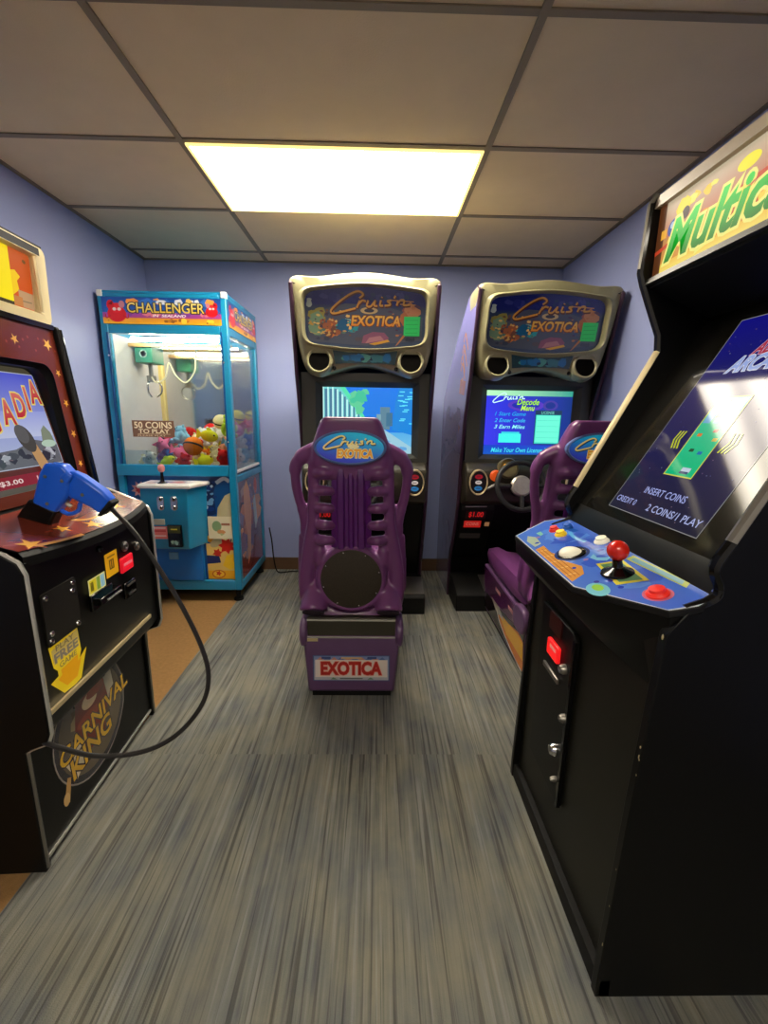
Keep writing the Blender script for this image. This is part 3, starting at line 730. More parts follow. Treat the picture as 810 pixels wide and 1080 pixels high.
# ================================================================ CARNIVAL SHOOTING CABINET (local x = out of the wall, y = along it)
CKO = (-1.07, -.115, 0); CKA = R(2.7)
ck = thing('shooting_game_cabinet', 'black carnival shooting arcade cabinet with dark red control deck and yellow lit head', 'arcade machine', CKO, CKA)
M['laminate_red'] = pm('dark_red_laminate', (96, 34, 22), .3, var=.3, scale=9, coat=.2)
prof = [(-.36,0),(.345,0),(.345,.375),(.36,.385),(.40,.40),(.412,.43),(.412,.855),(.400,.885),(.37,.905),(.26,.955),(.228,.975),(.165,1.505),(.16,1.515),(-.36,1.515)]
for sy in (-1, 1):
    sp = MB().prism(prof, 'y', *sorted((sy*.335, sy*.315))).build('side_panel', 'black', ck, bevel=.003)
    MB().tube([(x+.001, sy*.327, z) for x, z in prof[2:9]] + [(prof[9][0], sy*.327, prof[9][1])], .0055, 8).build('edge_trim', 'silver_trim', sp)
    MB().tube([(.346, sy*.327, .01), (.346, sy*.327, .375)], .0045, 8).build('edge_trim', 'steel', sp)
    MB().tube([(.229, sy*.327, .975), (.166, sy*.327, 1.505)], .008, 8).build('edge_trim', 'black_gloss', sp)
MB().box(-.34, -.32, -.316, .316, .02, 1.515).build('back_panel', 'black_matte', ck)
kick = MB().box(.31, .336, -.316, .316, .02, .47).build('kick_panel', 'black', ck)
MB().box(.33, .341, -.314, .314, .022, .030).build('kick_trim', 'silver_trim', kick)
fp = MB().prism([(.30,.41),(.385,.41),(.404,.44),(.404,.88),(.30,.88)], 'y', -.3155, .3155).build('front_panel', 'black', ck, bevel=.003)
MB().box(.403, .411, -.3155, .25, .472, .484).build('front_trim', 'gold_trim', fp)
# control deck with a bowed front edge
def dz(x): return .955 - (x - .235)*.30
N = 18
def bow(y): return .404 + .038*(1 - (y/.315)**2)
dk = MB(); r0 = []; r1 = []; r2 = []; r3 = []
for i in range(N + 1):
    y = -.315 + .63*i/N; x = bow(y)
    r0.append((.20, y, .958)); r1.append((x-.008, y, dz(x))); r2.append((x, y, dz(x)-.010)); r3.append((x-.004, y, dz(x)-.035))
back = [(.20, p[1], .85) for p in r0]
dk.loft([r0, r1, r2, r3, back], caps=False, closed=False)
deck = dk.build('control_deck', 'black_matte', ck, ang=40)
def dfn(u, v, k):      # u across (y), v outwards (x)
    return Vector((v, u, dz(v) + .0012 + k if v > .235 else .9575 + k))
cv = Canvas(dfn)
edge = [(-.314 + .628*i/N, bow(-.314 + .628*i/N) - .010) for i in range(N + 1)]
for i in range(N):
    y0, y1 = edge[i][0], edge[i+1][0]
    cv.poly([(y0, .235), (y1, .235), edge[i+1], edge[i]], (124, 50, 34))
cv.blobs(-.31, .24, .31, .40, [(140,62,44),(110,40,28),(150,76,56),(98,34,26)], 40, .02, .07, 41)
for cx, cy, rr in ((-.26,.385,.030),(-.19,.300,.034),(-.12,.375,.022),(-.03,.405,.028),(.06,.30,.02),(.18,.36,.026),(.25,.29,.022),(-.06,.27,.02)):
    cv.star(cx, cy, rr*1.25, (150, 70, 30), rot=cx*9); cv.star(cx, cy, rr, (232, 172, 58), rot=cx*9)
cv.ell(.03, .355, .075, .030, (214, 150, 60)); cv.ell(.03, .355, .055, .020, (150, 70, 44))
cv.stroke([(-.07,.342),(-.02,.352),(.03,.349)], .008, (26, 20, 18)); cv.stroke([(-.26,.40),(-.2,.415),(-.12,.428)], .012, (206, 150, 70))
cv.build('deck_art', 'art_gloss', deck)
# start buttons of the deck
# screen housing on the sloping face
S0, S1 = Vector((.212, 0, .962)), Vector((.150, 0, 1.51)); SD = (S1 - S0).normalized(); SN = Vector((SD.z, 0, -SD.x)); SLEN = (S1 - S0).length
def sfn(depth): return lambda u, v, k: S0 + SD*v + Vector((0, u, 0)) + SN*(k - depth)
def ringpts(loop, depth): return [S0 + SD*v + Vector((0, u, 0)) - SN*depth for u, v in loop]
outer = rrect(-.314, .314, .0, SLEN, .004, 5); inner = rrect(-.262, .262, .035, .425, .045, 5); inner2 = rrect(-.246, .246, .050, .412, .045, 5)
hs = MB().loft([ringpts(outer, .03), ringpts(outer, 0), ringpts(inner, 0), ringpts(inner, .004), ringpts(inner2, .018), ringpts(inner2, .075)], caps=False).build('screen_housing', 'black', ck, ang=25)
cv = Canvas(sfn(-.0006))
n = len(outer)
for i in range(n):
    j = (i+1) % n
    cv.poly([outer[i], outer[j], inner[j], inner[i]], (104, 42, 28))
for i in range(26):
    y = -.30 + .6*i/25; r = random.Random(i)
    cv.star(y, .455 + .05*r.random(), .006, (150, 60, 40))
for u, v, r in ((.268,.490,.020),(.288,.400,.013),(.291,.300,.014),(.290,.195,.014),(.288,.09,.013),(-.288,.10,.013),(-.288,.25,.014),(-.288,.40,.013),(.12,.485,.016),(-.02,.492,.018),(-.16,.485,.016),(-.27,.49,.02)):
    cv.star(u, v, r*1.3, (120, 60, 30), rot=u*7); cv.star(u, v, r, (236, 176, 70), rot=u*7)
cv.build('bezel_art', 'art_gloss', hs)
def pfn(u, v, k):
    p = S0 + SD*v + Vector((0, u, 0)); return p - SN*(.020 + .035*(v-.05)/.35 - k)
cv = Canvas(pfn)
cv.rect(-.262, .035, .262, .425, (96, 40, 36), (92, 84, 66)); cv.rect(-.262, .035, .262, .10, (112, 36, 40), (100, 40, 36))
cv.rect(-.262, .385, .262, .425, (86, 80, 62))
for i in range(22): cv.rect(-.25, .05+.015*i, .25, .056+.015*i, (104, 46, 40) if i % 2 else (92, 40, 34))
X0, X1, Y0, Y1 = -.262, .236, .105, .392
cv.rect(X0, Y0-.003, X1+.003, Y1+.003, (190, 196, 214))
cv.rect(X0, Y0, X1, Y1, (196, 208, 236), (92, 100, 226)); cv.rect(X0, Y0+.09, X1, Y0+.17, (206, 214, 246), (166, 176, 244))
cv.blobs(X0, Y0+.2, X0+.3, Y1-.01, [(140,140,190),(120,120,220)], 5, .03, .05, 51)
cv.poly([(X0,Y0),(X0,Y0+.06),(-.1,Y0+.045),(.05,Y0+.055),(.14,Y0+.08),(X1,Y0+.065),(X1,Y0)], (112, 112, 120))
cv.blobs(X0, Y0, X1, Y0+.06, [(80,80,90),(150,150,160),(200,200,210),(60,56,70),(120,100,110),(176,180,190)], 56, .008, .022, 52)
cv.poly([(.17,Y0+.06),(.185,Y0+.11),(.205,Y0+.125),(.226,Y0+.10),(.232,Y0+.06)], (140, 150, 130)); cv.ell(.2, Y0+.065, .035, .012, (196, 220, 200))
for i, (ch, x) in enumerate(zip('ARCADIA', (-.15,-.085,-.02,.045,.105,.165,.190))):
    wd = .016 if ch == 'I' else .048; y = Y0 + .085 + max(0, i-1)*.022
    cv.text(ch, x, y, x+wd, y+.075, (200, 40, 60), .12, .03, ((250, 226, 120), .05), top=(235, 120, 110))
# mallet drawn on the picture
cv.poly([(.10,Y0+.075),(.135,Y0+.08),(.165,Y0+.0),(.165,Y0-.06),(.135,Y0-.06)], (206, 160, 110))
cv.ell(.105, Y0+.085, .032, .046, (84, 80, 78), rot=.5); cv.ell(.095, Y0+.10, .026, .030, (104, 102, 104), rot=.5)
cv.rect(-.25, .048, .25, .085, (150, 30, 50)); cv.text('CREDITS', -.2, .058, -.10, .074, (250, 190, 190)); cv.text('$3.00', -.06, .058, .03, .074, (255, 225, 220), 0, .02); cv.text('1', .09, .058, .096, .074, (250, 190, 190))
cv.build('screen', 'screen_soft', ck)
# lit head
hd = MB()
loopo = rrect(-.322, .322, 1.512, 1.752, .022, 5); loopi = rrect(-.262, .262, 1.548, 1.716, .01, 5)
def hx(z): return .150 + (z - 1.512)*.02
hd.loft([[(-.30, y, z) for y, z in loopo], [(hx(z)-.02, y, z) for y, z in loopo], [(hx(z)+.004, y, z) for y, z in inset(loopo, (0,1.632), .975)],
         [(hx(z)+.006, y, z) for y, z in inset(loopi, (0,1.632), 1.06)], [(hx(z)-.006, y, z) for y, z in loopi], [(hx(z)-.02, y, z) for y, z in inset(loopi, (0,1.632), .99)]], caps=False)
head = hd.build('lit_head', 'cream', ck, ang=40)
MB().box(-.30, .148, -.318, .318, 1.748, 1.760).build('head_lid', 'black_matte', head)
MB().box(.149, .1605, -.30, .285, 1.723, 1.745).build('head_top_strip', 'black_matte', head)  # black strip along the top of the cream frame
MB().tube([(.158, .262, 1.715), (.158, .266, 1.55)], .006, 8).build('corner_trim', 'gold_trim', head)
MB().box(-.30, .16, -.31, .31, 1.500, 1.516).build('head_shelf', 'black_gloss', ck)
cv = Canvas(lambda u, v, k: Vector((hx(v) - .012 + k, u, v)))
cv.rect(-.262, 1.55, .262, 1.716, (214, 84, 24), (196, 90, 40))
cv.rect(-.262, 1.552, .172, 1.716, (252, 232, 20), (250, 220, 20))
cv.poly([(.172,1.58),(.20,1.60),(.195,1.625),(.21,1.64),(.19,1.655),(.172,1.65)], (244, 200, 30))
cv.rect(.195, 1.552, .262, 1.60, (190, 150, 110)); cv.stroke([(.21,1.57),(.25,1.572)], .004, (140, 120, 90), 0)
cv.ell(.235, 1.69, .008, .006, (120, 80, 40)); cv.rect(.172, 1.552, .21, 1.58, (196, 128, 70))
cv.rect(-.262, 1.548, .172, 1.56, (70, 60, 40))
cv.stroke([(.02,1.64),(.05,1.67),(.06,1.63),(.085,1.67),(.095,1.635),(.12,1.66)], .010, (240, 170, 20)); cv.stroke([(-.05,1.66),(-.02,1.69),(.0,1.65)], .010, (240, 170, 20))
cv.text('KING', -.02, 1.585, .10, 1.615, (190, 160, 110), 0, .04, ((120, 110, 96), .05))
cv.text('CARNIVAL', -.25, 1.62, -.06, 1.68, (226, 130, 20), .1, .02)
cv.build('marquee_panel', 'art_lit', head)
# things on the front panel
FX = .4048
def ffn(u, v, k): return Vector((FX + k, u, v))
pb = MB().prism(rrect(-.285, -.148, .642, .785, .006, 3), 'x', FX-.002, FX+.004).build('gun_plate', pm('bare_plate', (40, 38, 32), .45, metal=.3), fp)
for y, z in ((-.272,.772),(-.162,.773),(-.272,.655),(-.162,.652),(-.168,.752),(-.268,.674)):
    MB().lathe([(.008,0),(.007,.003),(0,.005)], (FX+.004, y, z), (1,0,0), 12).build('bolt', 'chrome', pb)
cv = Canvas(ffn); cv.k = 3
cv.poly([(-.283,.64),(-.25,.648),(-.24,.643),(-.21,.650),(-.20,.642),(-.165,.652),(-.16,.57),(-.17,.55),(-.135,.566),(-.175,.49),(-.205,.487),(-.25,.492),(-.293,.545),(-.262,.55),(-.262,.565),(-.275,.58)], (240, 206, 30))
cv.poly([(-.25,.56),(-.175,.565),(-.18,.545),(-.16,.553),(-.19,.505),(-.235,.505),(-.265,.54),(-.248,.545)], (240, 168, 10))
cv.poly([(-.275,.628),(-.165,.636),(-.164,.60),(-.272,.592)], (196, 170, 90))
cv.text('PLAY', -.258, .618, -.182, .634, (120, 104, 70), 0, .02); cv.text('FREE', -.268, .587, -.168, .614, (128, 118, 104), 0, .04, ((220, 190, 90), .05)); cv.text('GAME', -.252, .566, -.18, .582, (150, 128, 74), 0, .02)
cv.build('arrow_sticker', 'art_half', fp)
bill = MB().box(FX, FX+.012, -.10, .012, .655, .705).box(FX, FX+.03, -.085, .03, .668, .690).build('bill_acceptor', 'black_gloss', fp, bevel=.003)
MB().box(FX+.03, FX+.033, -.055, .025, .672, .677).build('bill_slot_lip', 'silver_trim', bill)
cv = Canvas(lambda u, v, k: Vector((FX + .006 + k, u, v)))
cv.rect(-.10, .705, -.012, .752, (240, 232, 150)); cv.rect(-.095, .709, -.06, .748, (236, 216, 40)); cv.rect(-.058, .709, -.04, .748, (150, 180, 60)); cv.rect(-.038, .709, -.017, .748, (150, 200, 220)); cv.rect(-.09, .715, -.075, .742, (120, 110, 30))
cv.build('bill_label', 'art_half', bill)
cv = Canvas(ffn); cv.k = 3
cv.rect(.006, .718, .078, .796, (240, 176, 26)); cv.rect(.028, .74, .056, .772, (110, 70, 20)); cv.rect(.034, .745, .038, .768, (240, 176, 26)); cv.rect(.045, .745, .049, .768, (240, 176, 26)); cv.rect(.02, .78, .065, .785, (140, 90, 20))
cv.build('coin_sticker', 'art_half', fp)
rb = MB().prism(rrect(.084, .160, .706, .758, .004, 2), 'x', FX, FX+.009).build('coin_return_button', pm('red_coin_button', (206, 26, 40), .3, emit=(230, 20, 40), estr=.4), fp, bevel=.003)
cv = Canvas(lambda u, v, k: Vector((FX + .0095 + k, u, v))); cv.rect(.095, .728, .15, .738, (255, 130, 140)); cv.build('button_print', 'art_half', rb)
for y, z, r in ((.125,.790,.017),(.205,.768,.016),(-.02,.825,.010)):
    MB().lathe([(r,0),(r,.006),(r*.7,.010),(r*.3,.010),(0,.006)], (FX, y, z), (1,0,0), 20).build('lock', 'steel' if r > .012 else 'black_gloss', fp)
MB().box(FX, FX+.010, .088, .162, .612, .668).build('coin_return', 'black_gloss', fp, bevel=.004)
MB().box(FX+.010, FX+.013, .10, .15, .655, .66).box(FX+.010, FX+.013, .105, .15, .622, .628).build('coin_return_lip', 'steel', fp)
# round emblem on the kick panel
cv = Canvas(lambda u, v, k: Vector((.3365 + k, u, v)))
cx, cz = -.045, .262
cv.ell(cx, cz, .192, .186, (150, 140, 130), 40); cv.ell(cx, cz, .187, .181, (40, 34, 44), 40); cv.ell(cx, cz, .168, .160, (96, 84, 66), 40)
cv.blobs(cx-.12, cz-.1, cx+.12, cz+.13, [(120,96,60),(60,44,40),(150,130,90),(170,160,140),(50,40,60),(90,70,40)], 34, .02, .05, 61)
cv.poly([(cx-.09,cz+.02),(cx-.07,cz+.12),(cx+.0,cz+.145),(cx+.07,cz+.13),(cx+.09,cz+.02),(cx+.05,cz-.09),(cx-.05,cz-.09)], (112, 32, 20))
cv.ell(cx-.005, cz+.07, .04, .025, (220, 190, 150)); cv.ell(cx+.03, cz+.085, .05, .018, (140, 36, 24)); cv.ell(cx-.02, cz+.02, .06, .02, (140, 50, 30))
cv.poly([(cx-.15,cz-.05),(cx-.08,cz-.0),(cx-.06,cz-.10),(cx-.11,cz-.13)], (206, 190, 150)); cv.poly([(cx+.08,cz+.09),(cx+.12,cz+.12),(cx+.13,cz+.04),(cx+.09,cz+.02)], (200, 190, 160))
cv.text('CARNIVAL', cx-.17, cz-.035, cx+.215, cz+.022, (226, 180, 44), .05, .02, ((70, 40, 20), .05), rot=.10)
cv.text('KING', cx-.13, cz-.115, cx+.09, cz-.045, (214, 168, 44), .05, .02, ((70, 40, 20), .05), rot=.10)
cv.poly([(cx-.175,cz-.15),(cx-.15,cz-.09),(cx-.135,cz-.10),(cx-.155,cz-.17)], (206, 160, 90)); cv.ell(cx-.165, cz-.15, .014, .02, (226, 180, 110))
cv.build('round_emblem', 'art_gloss', kick)
# gun holster
hp = [(.223,.905),(.318,.880),(.366,.962),(.298,.998)]
MB().loft([[(x, -.122, z) for x, z in hp], [(x, -.078, z) for x, z in hp]]).build('gun_holster', 'black', ck, bevel=.006)

def ckw(x, y, z):
    return Vector((CKO[0] + x*cos(CKA) - y*sin(CKA), CKO[1] + x*sin(CKA) + y*cos(CKA), z))
# ---- light gun, resting in the holster
gun = thing('light_gun', 'bright blue toy light gun resting in the black holster on the dark red deck', 'toy gun', CKO, CKA)
gy = -.10
def gp(pts, t): return [[(x, gy - t, z) for x, z in pts], [(x, gy + t, z) for x, z in pts]]
b = MB(); b.loft(gp([(.300,.975),(.362,.958),(.400,1.005),(.416,1.062),(.395,1.092),(.352,1.096),(.335,1.070)], .021))
b.loft(gp([(.385,1.060),(.405,1.075),(.424,1.062),(.404,1.035)], .024))
body = b.build('body', 'blue_gun', gun, bevel=.006)
MB().loft([[(.372,gy-.012,1.040),(.372,gy+.012,1.040),(.412,gy+.016,1.076),(.412,gy-.016,1.076)], [(.400,gy-.015,1.000),(.400,gy+.015,1.000),(.440,gy+.019,1.062),(.440,gy-.019,1.062)],
           [(.455,gy-.019,.972),(.455,gy+.019,.972),(.492,gy+.021,1.020),(.492,gy-.021,1.020)], [(.476,gy-.017,.955),(.476,gy+.017,.955),(.512,gy+.019,.992),(.512,gy-.019,.992)]]).build('grip', 'blue_gun', gun, bevel=.008)
MB().tube([(.362,gy,.965),(.385,gy,.952),(.412,gy,.962),(.420,gy,.985)], .006, 8, smooth=5).build('trigger_guard', 'blue_gun', gun)
MB().tube([(.388,gy,1.000),(.384,gy,.984),(.394,gy,.972)], .006, 8, smooth=4).build('trigger', 'steel', gun)
MB().loft(gp([(.470,.952),(.480,.948),(.517,.986),(.509,.996)], .0205)).build('butt_cap', 'black_matte', gun, bevel=.003)
for x, z in ((.392,1.048),(.35,1.06),(.345,.985),(.44,1.01)):
    MB().lathe([(.005,0),(.004,.002),(0,.003)], (x, gy-.0212, z), (0,-1,0), 10).build('screw', 'steel', body)
inv = Matrix.Rotation(-CKA, 4, 'Z')
CORD_W = [(-0.546, -0.205, 0.958), (-0.487, -0.228, 0.908), (-0.422, -0.25, 0.82), (-0.354, -0.272, 0.71), (-0.299, -0.295, 0.599), (-0.278, -0.317, 0.52), (-0.295, -0.34, 0.448), (-0.358, -0.363, 0.376), (-0.442, -0.385, 0.342), (-0.548, -0.408, 0.349), (-0.624, -0.43, 0.394), (-0.665, -0.425, 0.405)]
cp = [ckw(.498, gy, .972)] + [Vector(p) for p in CORD_W]
cp = [inv @ (p - Vector(CKO)) for p in cp]
MB().tube(cp, .0065, 10, smooth=8).build('cord', 'cord', gun)

# ================================================================ MULTI-GAME CABINET (front faces -x)
MO = Vector((1.05, -.395, 0))
mc = thing('multi_game_cabinet', 'big black upright arcade cabinet with blue control panel and red joystick', 'arcade machine', MO)
def w2(x, y, z): return (x - MO.x, y - MO.y, z)
prof = [(1.48,0.0),(.668,0.0),(.668,.06),(.680,.50),(.695,.86),(.728,.905),(.775,.925),(.782,.950),(.768,.985),(.790,1.03),(.983,1.424),(.978,1.47),(.916,1.60),(.905,1.63),(.912,1.80),(.925,1.822),(1.48,1.84)]
YN, YFr = -.708, -.082
for y0, y1, s in ((YN, YN+.02, -1), (YFr-.02, YFr, 1)):
    sp = MB().prism([(x-MO.x, z) for x, z in prof], 'y', y0-MO.y, y1-MO.y).build('side_panel', 'black', mc, bevel=.002)
    MB().tube([w2(x, (y0+y1)/2, z) for x, z in prof[5:10]], .0105, 8, smooth=4).build('edge_trim', 'black_gloss', sp)
    MB().tube([w2(x-.001, (y0+y1)/2, z) for x, z in ((.790,1.03),(.983,1.424))], .0105, 8).build('edge_trim', 'gold_trim' if s > 0 else 'steel', sp)
    MB().tube([w2(x, (y0+y1)/2, z) for x, z in prof[10:15]], .0102, 8).build('edge_trim', 'black_gloss', sp)
    MB().tube([w2(x-.001, (y0+y1)/2, z) for x, z in ((.905,1.64),(.912,1.80),(.925,1.822))], .0095, 8).build('edge_trim', 'steel', sp)
r = random.Random(5)
ck_chips = MB()
for i in range(9):
    z = .12 + .78*r.random(); x = .668 + .03*z
    ck_chips.ell(w2(x-.001, YN+.003+.004*r.random(), z), (.002,.002,.003+.003*r.random()), 6, 5)
ck_chips.build('worn_edge_chip', 'gold_trim', mc)
YA, YC = YN+.02, YFr-.02
fr = MB().prism([(x-MO.x, z) for x, z in ((.690,.02),(.690,.50),(.702,.86),(.74,.86),(.74,.02))], 'y', YA-MO.y, YC-MO.y).build('front_panel', pm('worn_black_front', (26, 25, 18), .42, var=.3, scale=4, spec=.3), mc)
MB().box(.672-MO.x, .70-MO.x, YN-MO.y, YFr-MO.y, 0, .05).build('plinth', 'black_matte', mc, bevel=.003)
MB().box(1.455-MO.x, 1.478-MO.x, YA-MO.y, YC-MO.y, .02, 1.83).build('back_panel', 'black_matte', mc)
MB().prism([(.925-MO.x,1.80),(1.478-MO.x,1.815),(1.478-MO.x,1.832),(.925-MO.x,1.817)], 'y', YA-MO.y, YC-MO.y).build('top_panel', 'black_matte', mc)
# control panel
def pz(x): return .874 + .34*(x - .614)
PO = [(.614,-.092),(.722,-.040),(.780,-.075),(.812,-.690),(.742,-.712),(.700,-.700),(.612,-.515)]
low = [(.690,-.104),(.72,-.104),(.77,-.104),(.80,-.686),(.74,-.686),(.699,-.700),(.690,-.53)]
cpn = MB().loft([[w2(x, y, pz(x)) for x, y in PO], [w2(x, y, pz(x)-.014) for x, y in PO]]).build('control_panel', 'black_matte', mc, bevel=.002)
MB().loft([[w2(x+.003, y*.997-.001, pz(x)-.014) for x, y in PO], [w2(x+.006, y*.997-.001, pz(x)-.05) for x, y in PO], [w2(x, y, .745) for x, y in low]]).build('control_panel_apron', 'black', cpn)
cv = Canvas(lambda u, v, k: Vector(w2(u, v, pz(u) + .0006 + k)))
cc = (.70, -.40)
cv.poly([(cc[0]+(x-cc[0])*.985, cc[1]+(y-cc[1])*.992) for x, y in PO], (198, 206, 214)); 
inn = [(cc[0]+(x-cc[0])*.955, cc[1]+(y-cc[1])*.978) for x, y in PO]
cv.poly(inn, [(64, 106, 214) if x > .66 else (74, 120, 214) for x, y in inn])
cv.blobs(.665, -.62, .775, -.10, [(52,92,204),(84,136,226),(66,110,216),(100,150,226)], 26, .02, .05, 71)
cv.poly([(.625,-.17),(.64,-.13),(.655,-.16),(.648,-.22),(.628,-.23)], (170, 190, 170))
br = [(.622,-.25),(.648,-.24),(.645,-.30),(.655,-.33),(.648,-.37),(.668,-.43),(.655,-.47),(.62,-.49)]
cv.poly(br, (214, 150, 70))
for i in range(5): cv.stroke([(.622, -.27-.045*i), (.645, -.275-.045*i)], .003, (240, 200, 120), 0)
for i in range(3): cv.stroke([(.627+.009*i, -.26), (.627+.009*i, -.47)], .002, (170, 110, 50), 0)
cv.poly([(.70,-.40),(.715,-.385),(.712,-.41),(.735,-.43),(.72,-.44),(.705,-.425)], (120, 190, 226)); cv.poly([(.665,-.13),(.68,-.125),(.678,-.155),(.668,-.16)], (130, 200, 180))
cv.stroke([(.755,-.12),(.745,-.17),(.75,-.21)], .016, (30, 90, 190)); cv.stroke([(.735,-.20),(.728,-.25),(.735,-.30)], .010, (90, 170, 230))
cv.ell(.645, -.555, .020, .032, (120, 200, 220)); cv.ell(.648, -.548, .010, .016, (150, 210, 80))
cv.poly([(.752,-.46),(.772,-.455),(.782,-.63),(.764,-.645)], (176, 190, 90)); cv.poly([(.756,-.47),(.768,-.467),(.777,-.62),(.766,-.63)], (120, 170, 190))
cv.poly([(.695,-.44),(.745,-.46),(.735,-.58),(.68,-.56)], (214, 206, 70)); cv.poly([(.70,-.45),(.738,-.467),(.728,-.57),(.69,-.552)], (96, 150, 110))
for i in range(14):
    q = random.Random(i+90); x = .63+.14*q.random(); y = -.12-.5*q.random()
    cv.ell(x, y, .004+.004*q.random(), .006, q.choice([(60,60,160),(40,70,180),(150,120,170),(120,190,210)]), 10)
cv.ell(.68, -.345, .040, .046, (40, 60, 120)); cv.ell(.717, -.637, .025, .028, (206, 110, 140))
cv.build('panel_art', 'art_gloss', cpn)
def button(x, y, mat, r=.015):
    return MB().lathe([(r,0),(r,.004),(r*.82,.008),(r*.72,.008),(r*.68,.014),(0,.016)], w2(x, y, pz(x)), (-.34, 0, 1), 22).build('push_button', mat, cpn)
button(.711, -.152, 'red_button'); button(.711, -.200, 'yellow_button', .017); button(.745, -.165, 'blue_button', .014); button(.762, -.330, 'white_button', .019); button(.717, -.637, 'red_button', .021)
MB().lathe([(.036,0),(.034,.004),(.030,.005)], w2(.68, -.345, pz(.68)), (-.34,0,1), 28).build('trackball_ring', 'black_gloss', cpn)
MB().ell(w2(.68, -.345, pz(.68)-.002), (.031,.031,.020), 24, 14).build('trackball', 'white_button', cpn)
js = MB().lathe([(.036,.0),(.034,.004),(.020,.009),(.011,.014),(.010,.03)], w2(.709, -.511, pz(.709)), (-.2,0,1), 28).cyl(w2(.704,-.511,pz(.709)+.02), w2(.702,-.511,.948), .0075).build('joystick', 'black_gloss', cpn)
MB().ell(w2(.702, -.511, .957), (.0225,.0225,.0225), 24, 16).build('joystick_ball', 'red_ball', js)
# coin door
FXm = .6885
def mfn(u, v, k): return Vector(w2(FXm - k - .0095, u, v))
cd = MB().prism([(y-MO.y, z) for y, z in ((-.20,.705),(-.40,.705),(-.42,.69),(-.42,.20),(-.20,.20))], 'x', FXm-.009-MO.x, FXm+.005-MO.x).build('coin_door', 'black', mc, bevel=.003)
MB().box(FXm-.012-MO.x, FXm-.002-MO.x, -.424-MO.y, -.412-MO.y, .20, .69).build('door_edge', 'black_gloss', cd)
MB().prism(rrect(-.345-MO.y, -.265-MO.y, .655, .705, .004, 2), 'x', FXm-.013-MO.x, FXm-.009-MO.x).build('coin_plate', pm('dark_red_plate', (58, 16, 12), .3), cd)
rb = MB().prism(rrect(-.350-MO.y, -.278-MO.y, .585, .632, .004, 2), 'x', FXm-.02-MO.x, FXm-.009-MO.x).build('coin_return_button', pm('lit_red_button', (214, 30, 34), .3, emit=(240, 30, 30), estr=.55), cd, bevel=.003)
cv = Canvas(lambda u, v, k: Vector(w2(FXm - .0205 - k, u, v))); cv.rect(-.34, .612, -.30, .622, (255, 170, 150)); cv.build('button_print', 'art_half', rb)
MB().box(FXm-.017-MO.x, FXm-.009-MO.x, -.358-MO.y, -.255-MO.y, .530, .545).build('coin_slot', 'steel', cd, bevel=.003)
for y, z, r in ((-.382,.592,.014),(-.412,.468,.012),(-.378,.345,.018),(-.40,.27,.008)):
    MB().lathe([(r,0),(r,.008),(r*.7,.016),(r*.35,.016),(0,.012)], w2(FXm-.009, y, z), (-1,0,0), 20).build('lock', 'chrome' if r > .015 else 'steel', cd)
# screen: dark glass panel with the lit tube behind it
A0 = Vector((.795, 0, .982)); D = Vector((.585, 0, 1)).normalized(); Nn = Vector((-D.z, 0, D.x))
L0 = .64
def gfn(u, v, k): p = A0 + D*v + Nn*k; return Vector(w2(p.x, u, p.z))
MB().loft([[gfn(YA, 0, 0), gfn(YC, 0, 0), gfn(YC, L0, 0), gfn(YA, L0, 0)], [gfn(YA, 0, -.006), gfn(YC, 0, -.006), gfn(YC, L0, -.006), gfn(YA, L0, -.006)]]).build('screen_glass', 'dark_glass', mc, smooth=False)
MB().prism([(x-MO.x, z) for x, z in ((.775,.918),(.80,.935),(.800,.990),(.786,.968))], 'y', YA-MO.y, YC-MO.y).build('screen_ledge', 'black', mc)
MB().prism([(x-MO.x, z) for x, z in ((.93,1.59),(1.15,1.50),(1.2,1.52),(1.2,1.62),(.93,1.61))], 'y', YA-MO.y, YC-MO.y).build('speaker_board', 'black_matte', mc)
cv = Canvas(lambda u, v, k: gfn(-u, v, .0006 + k))
u0, u1, v0, v1 = .256, .588, .030, .575
cv.rect(u0-.002, v0-.002, u1+.002, v1+.002, (150, 150, 150)); cv.rect(u0, v0, u1, v1, (46, 44, 62), (30, 28, 120)); cv.rect(u0, v1-.16, u1, v1, (34, 34, 110), (24, 22, 140))
for i in range(70):
    q = random.Random(i+200); x = u0+.005+(u1-u0-.01)*q.random(); y = v0+.005+(v1-v0-.01)*q.random()
    cv.ell(x, y, .0012, .0012, q.choice([(150,160,190),(110,120,170),(160,130,150)]), 6)
g = [(.372,.145),(.468,.145),(.468,.355),(.372,.355)]
cv.poly(g, (226, 226, 90)); cv.rect(.375, .148, .465, .352, (20, 206, 140), (70, 216, 170))
cv.rect(.378, .32, .462, .349, (150, 226, 226)); cv.rect(.38, .325, .40, .347, (250, 250, 250)); cv.rect(.405, .30, .42, .345, (236, 220, 90)); cv.rect(.378, .285, .40, .318, (120, 190, 236))
for x, y, c in ((.39,.25,(236,130,60)),(.43,.262,(200,90,80)),(.445,.24,(230,200,90)),(.40,.21,(40,90,60)),(.43,.205,(40,120,200)),(.41,.285,(90,200,230))): cv.rect(x, y, x+.014, y+.008, c)
cv.rect(.42, .158, .448, .170, (210, 230, 250)); cv.rect(.418, .154, .446, .160, (60, 90, 130))
for sx, x0 in ((1, .335), (-1, .505)):
    for i in range(3): cv.stroke([(x0+sx*.010*i-.008*-sx*-1, .262), (x0+sx*.010*i-.012*sx, .238), (x0+sx*.010*i, .214)], .005, (206, 214, 50), 0)
cv.text('INSERT COINS', .352, .088, .498, .106, (176, 186, 250), 0, .01)
cv.text('CREDIT 0', .268, .050, .352, .066, (176, 186, 250), 0, .01); cv.text('2 COINS/1 PLAY', .400, .048, .578, .066, (186, 196, 250), 0, .01)
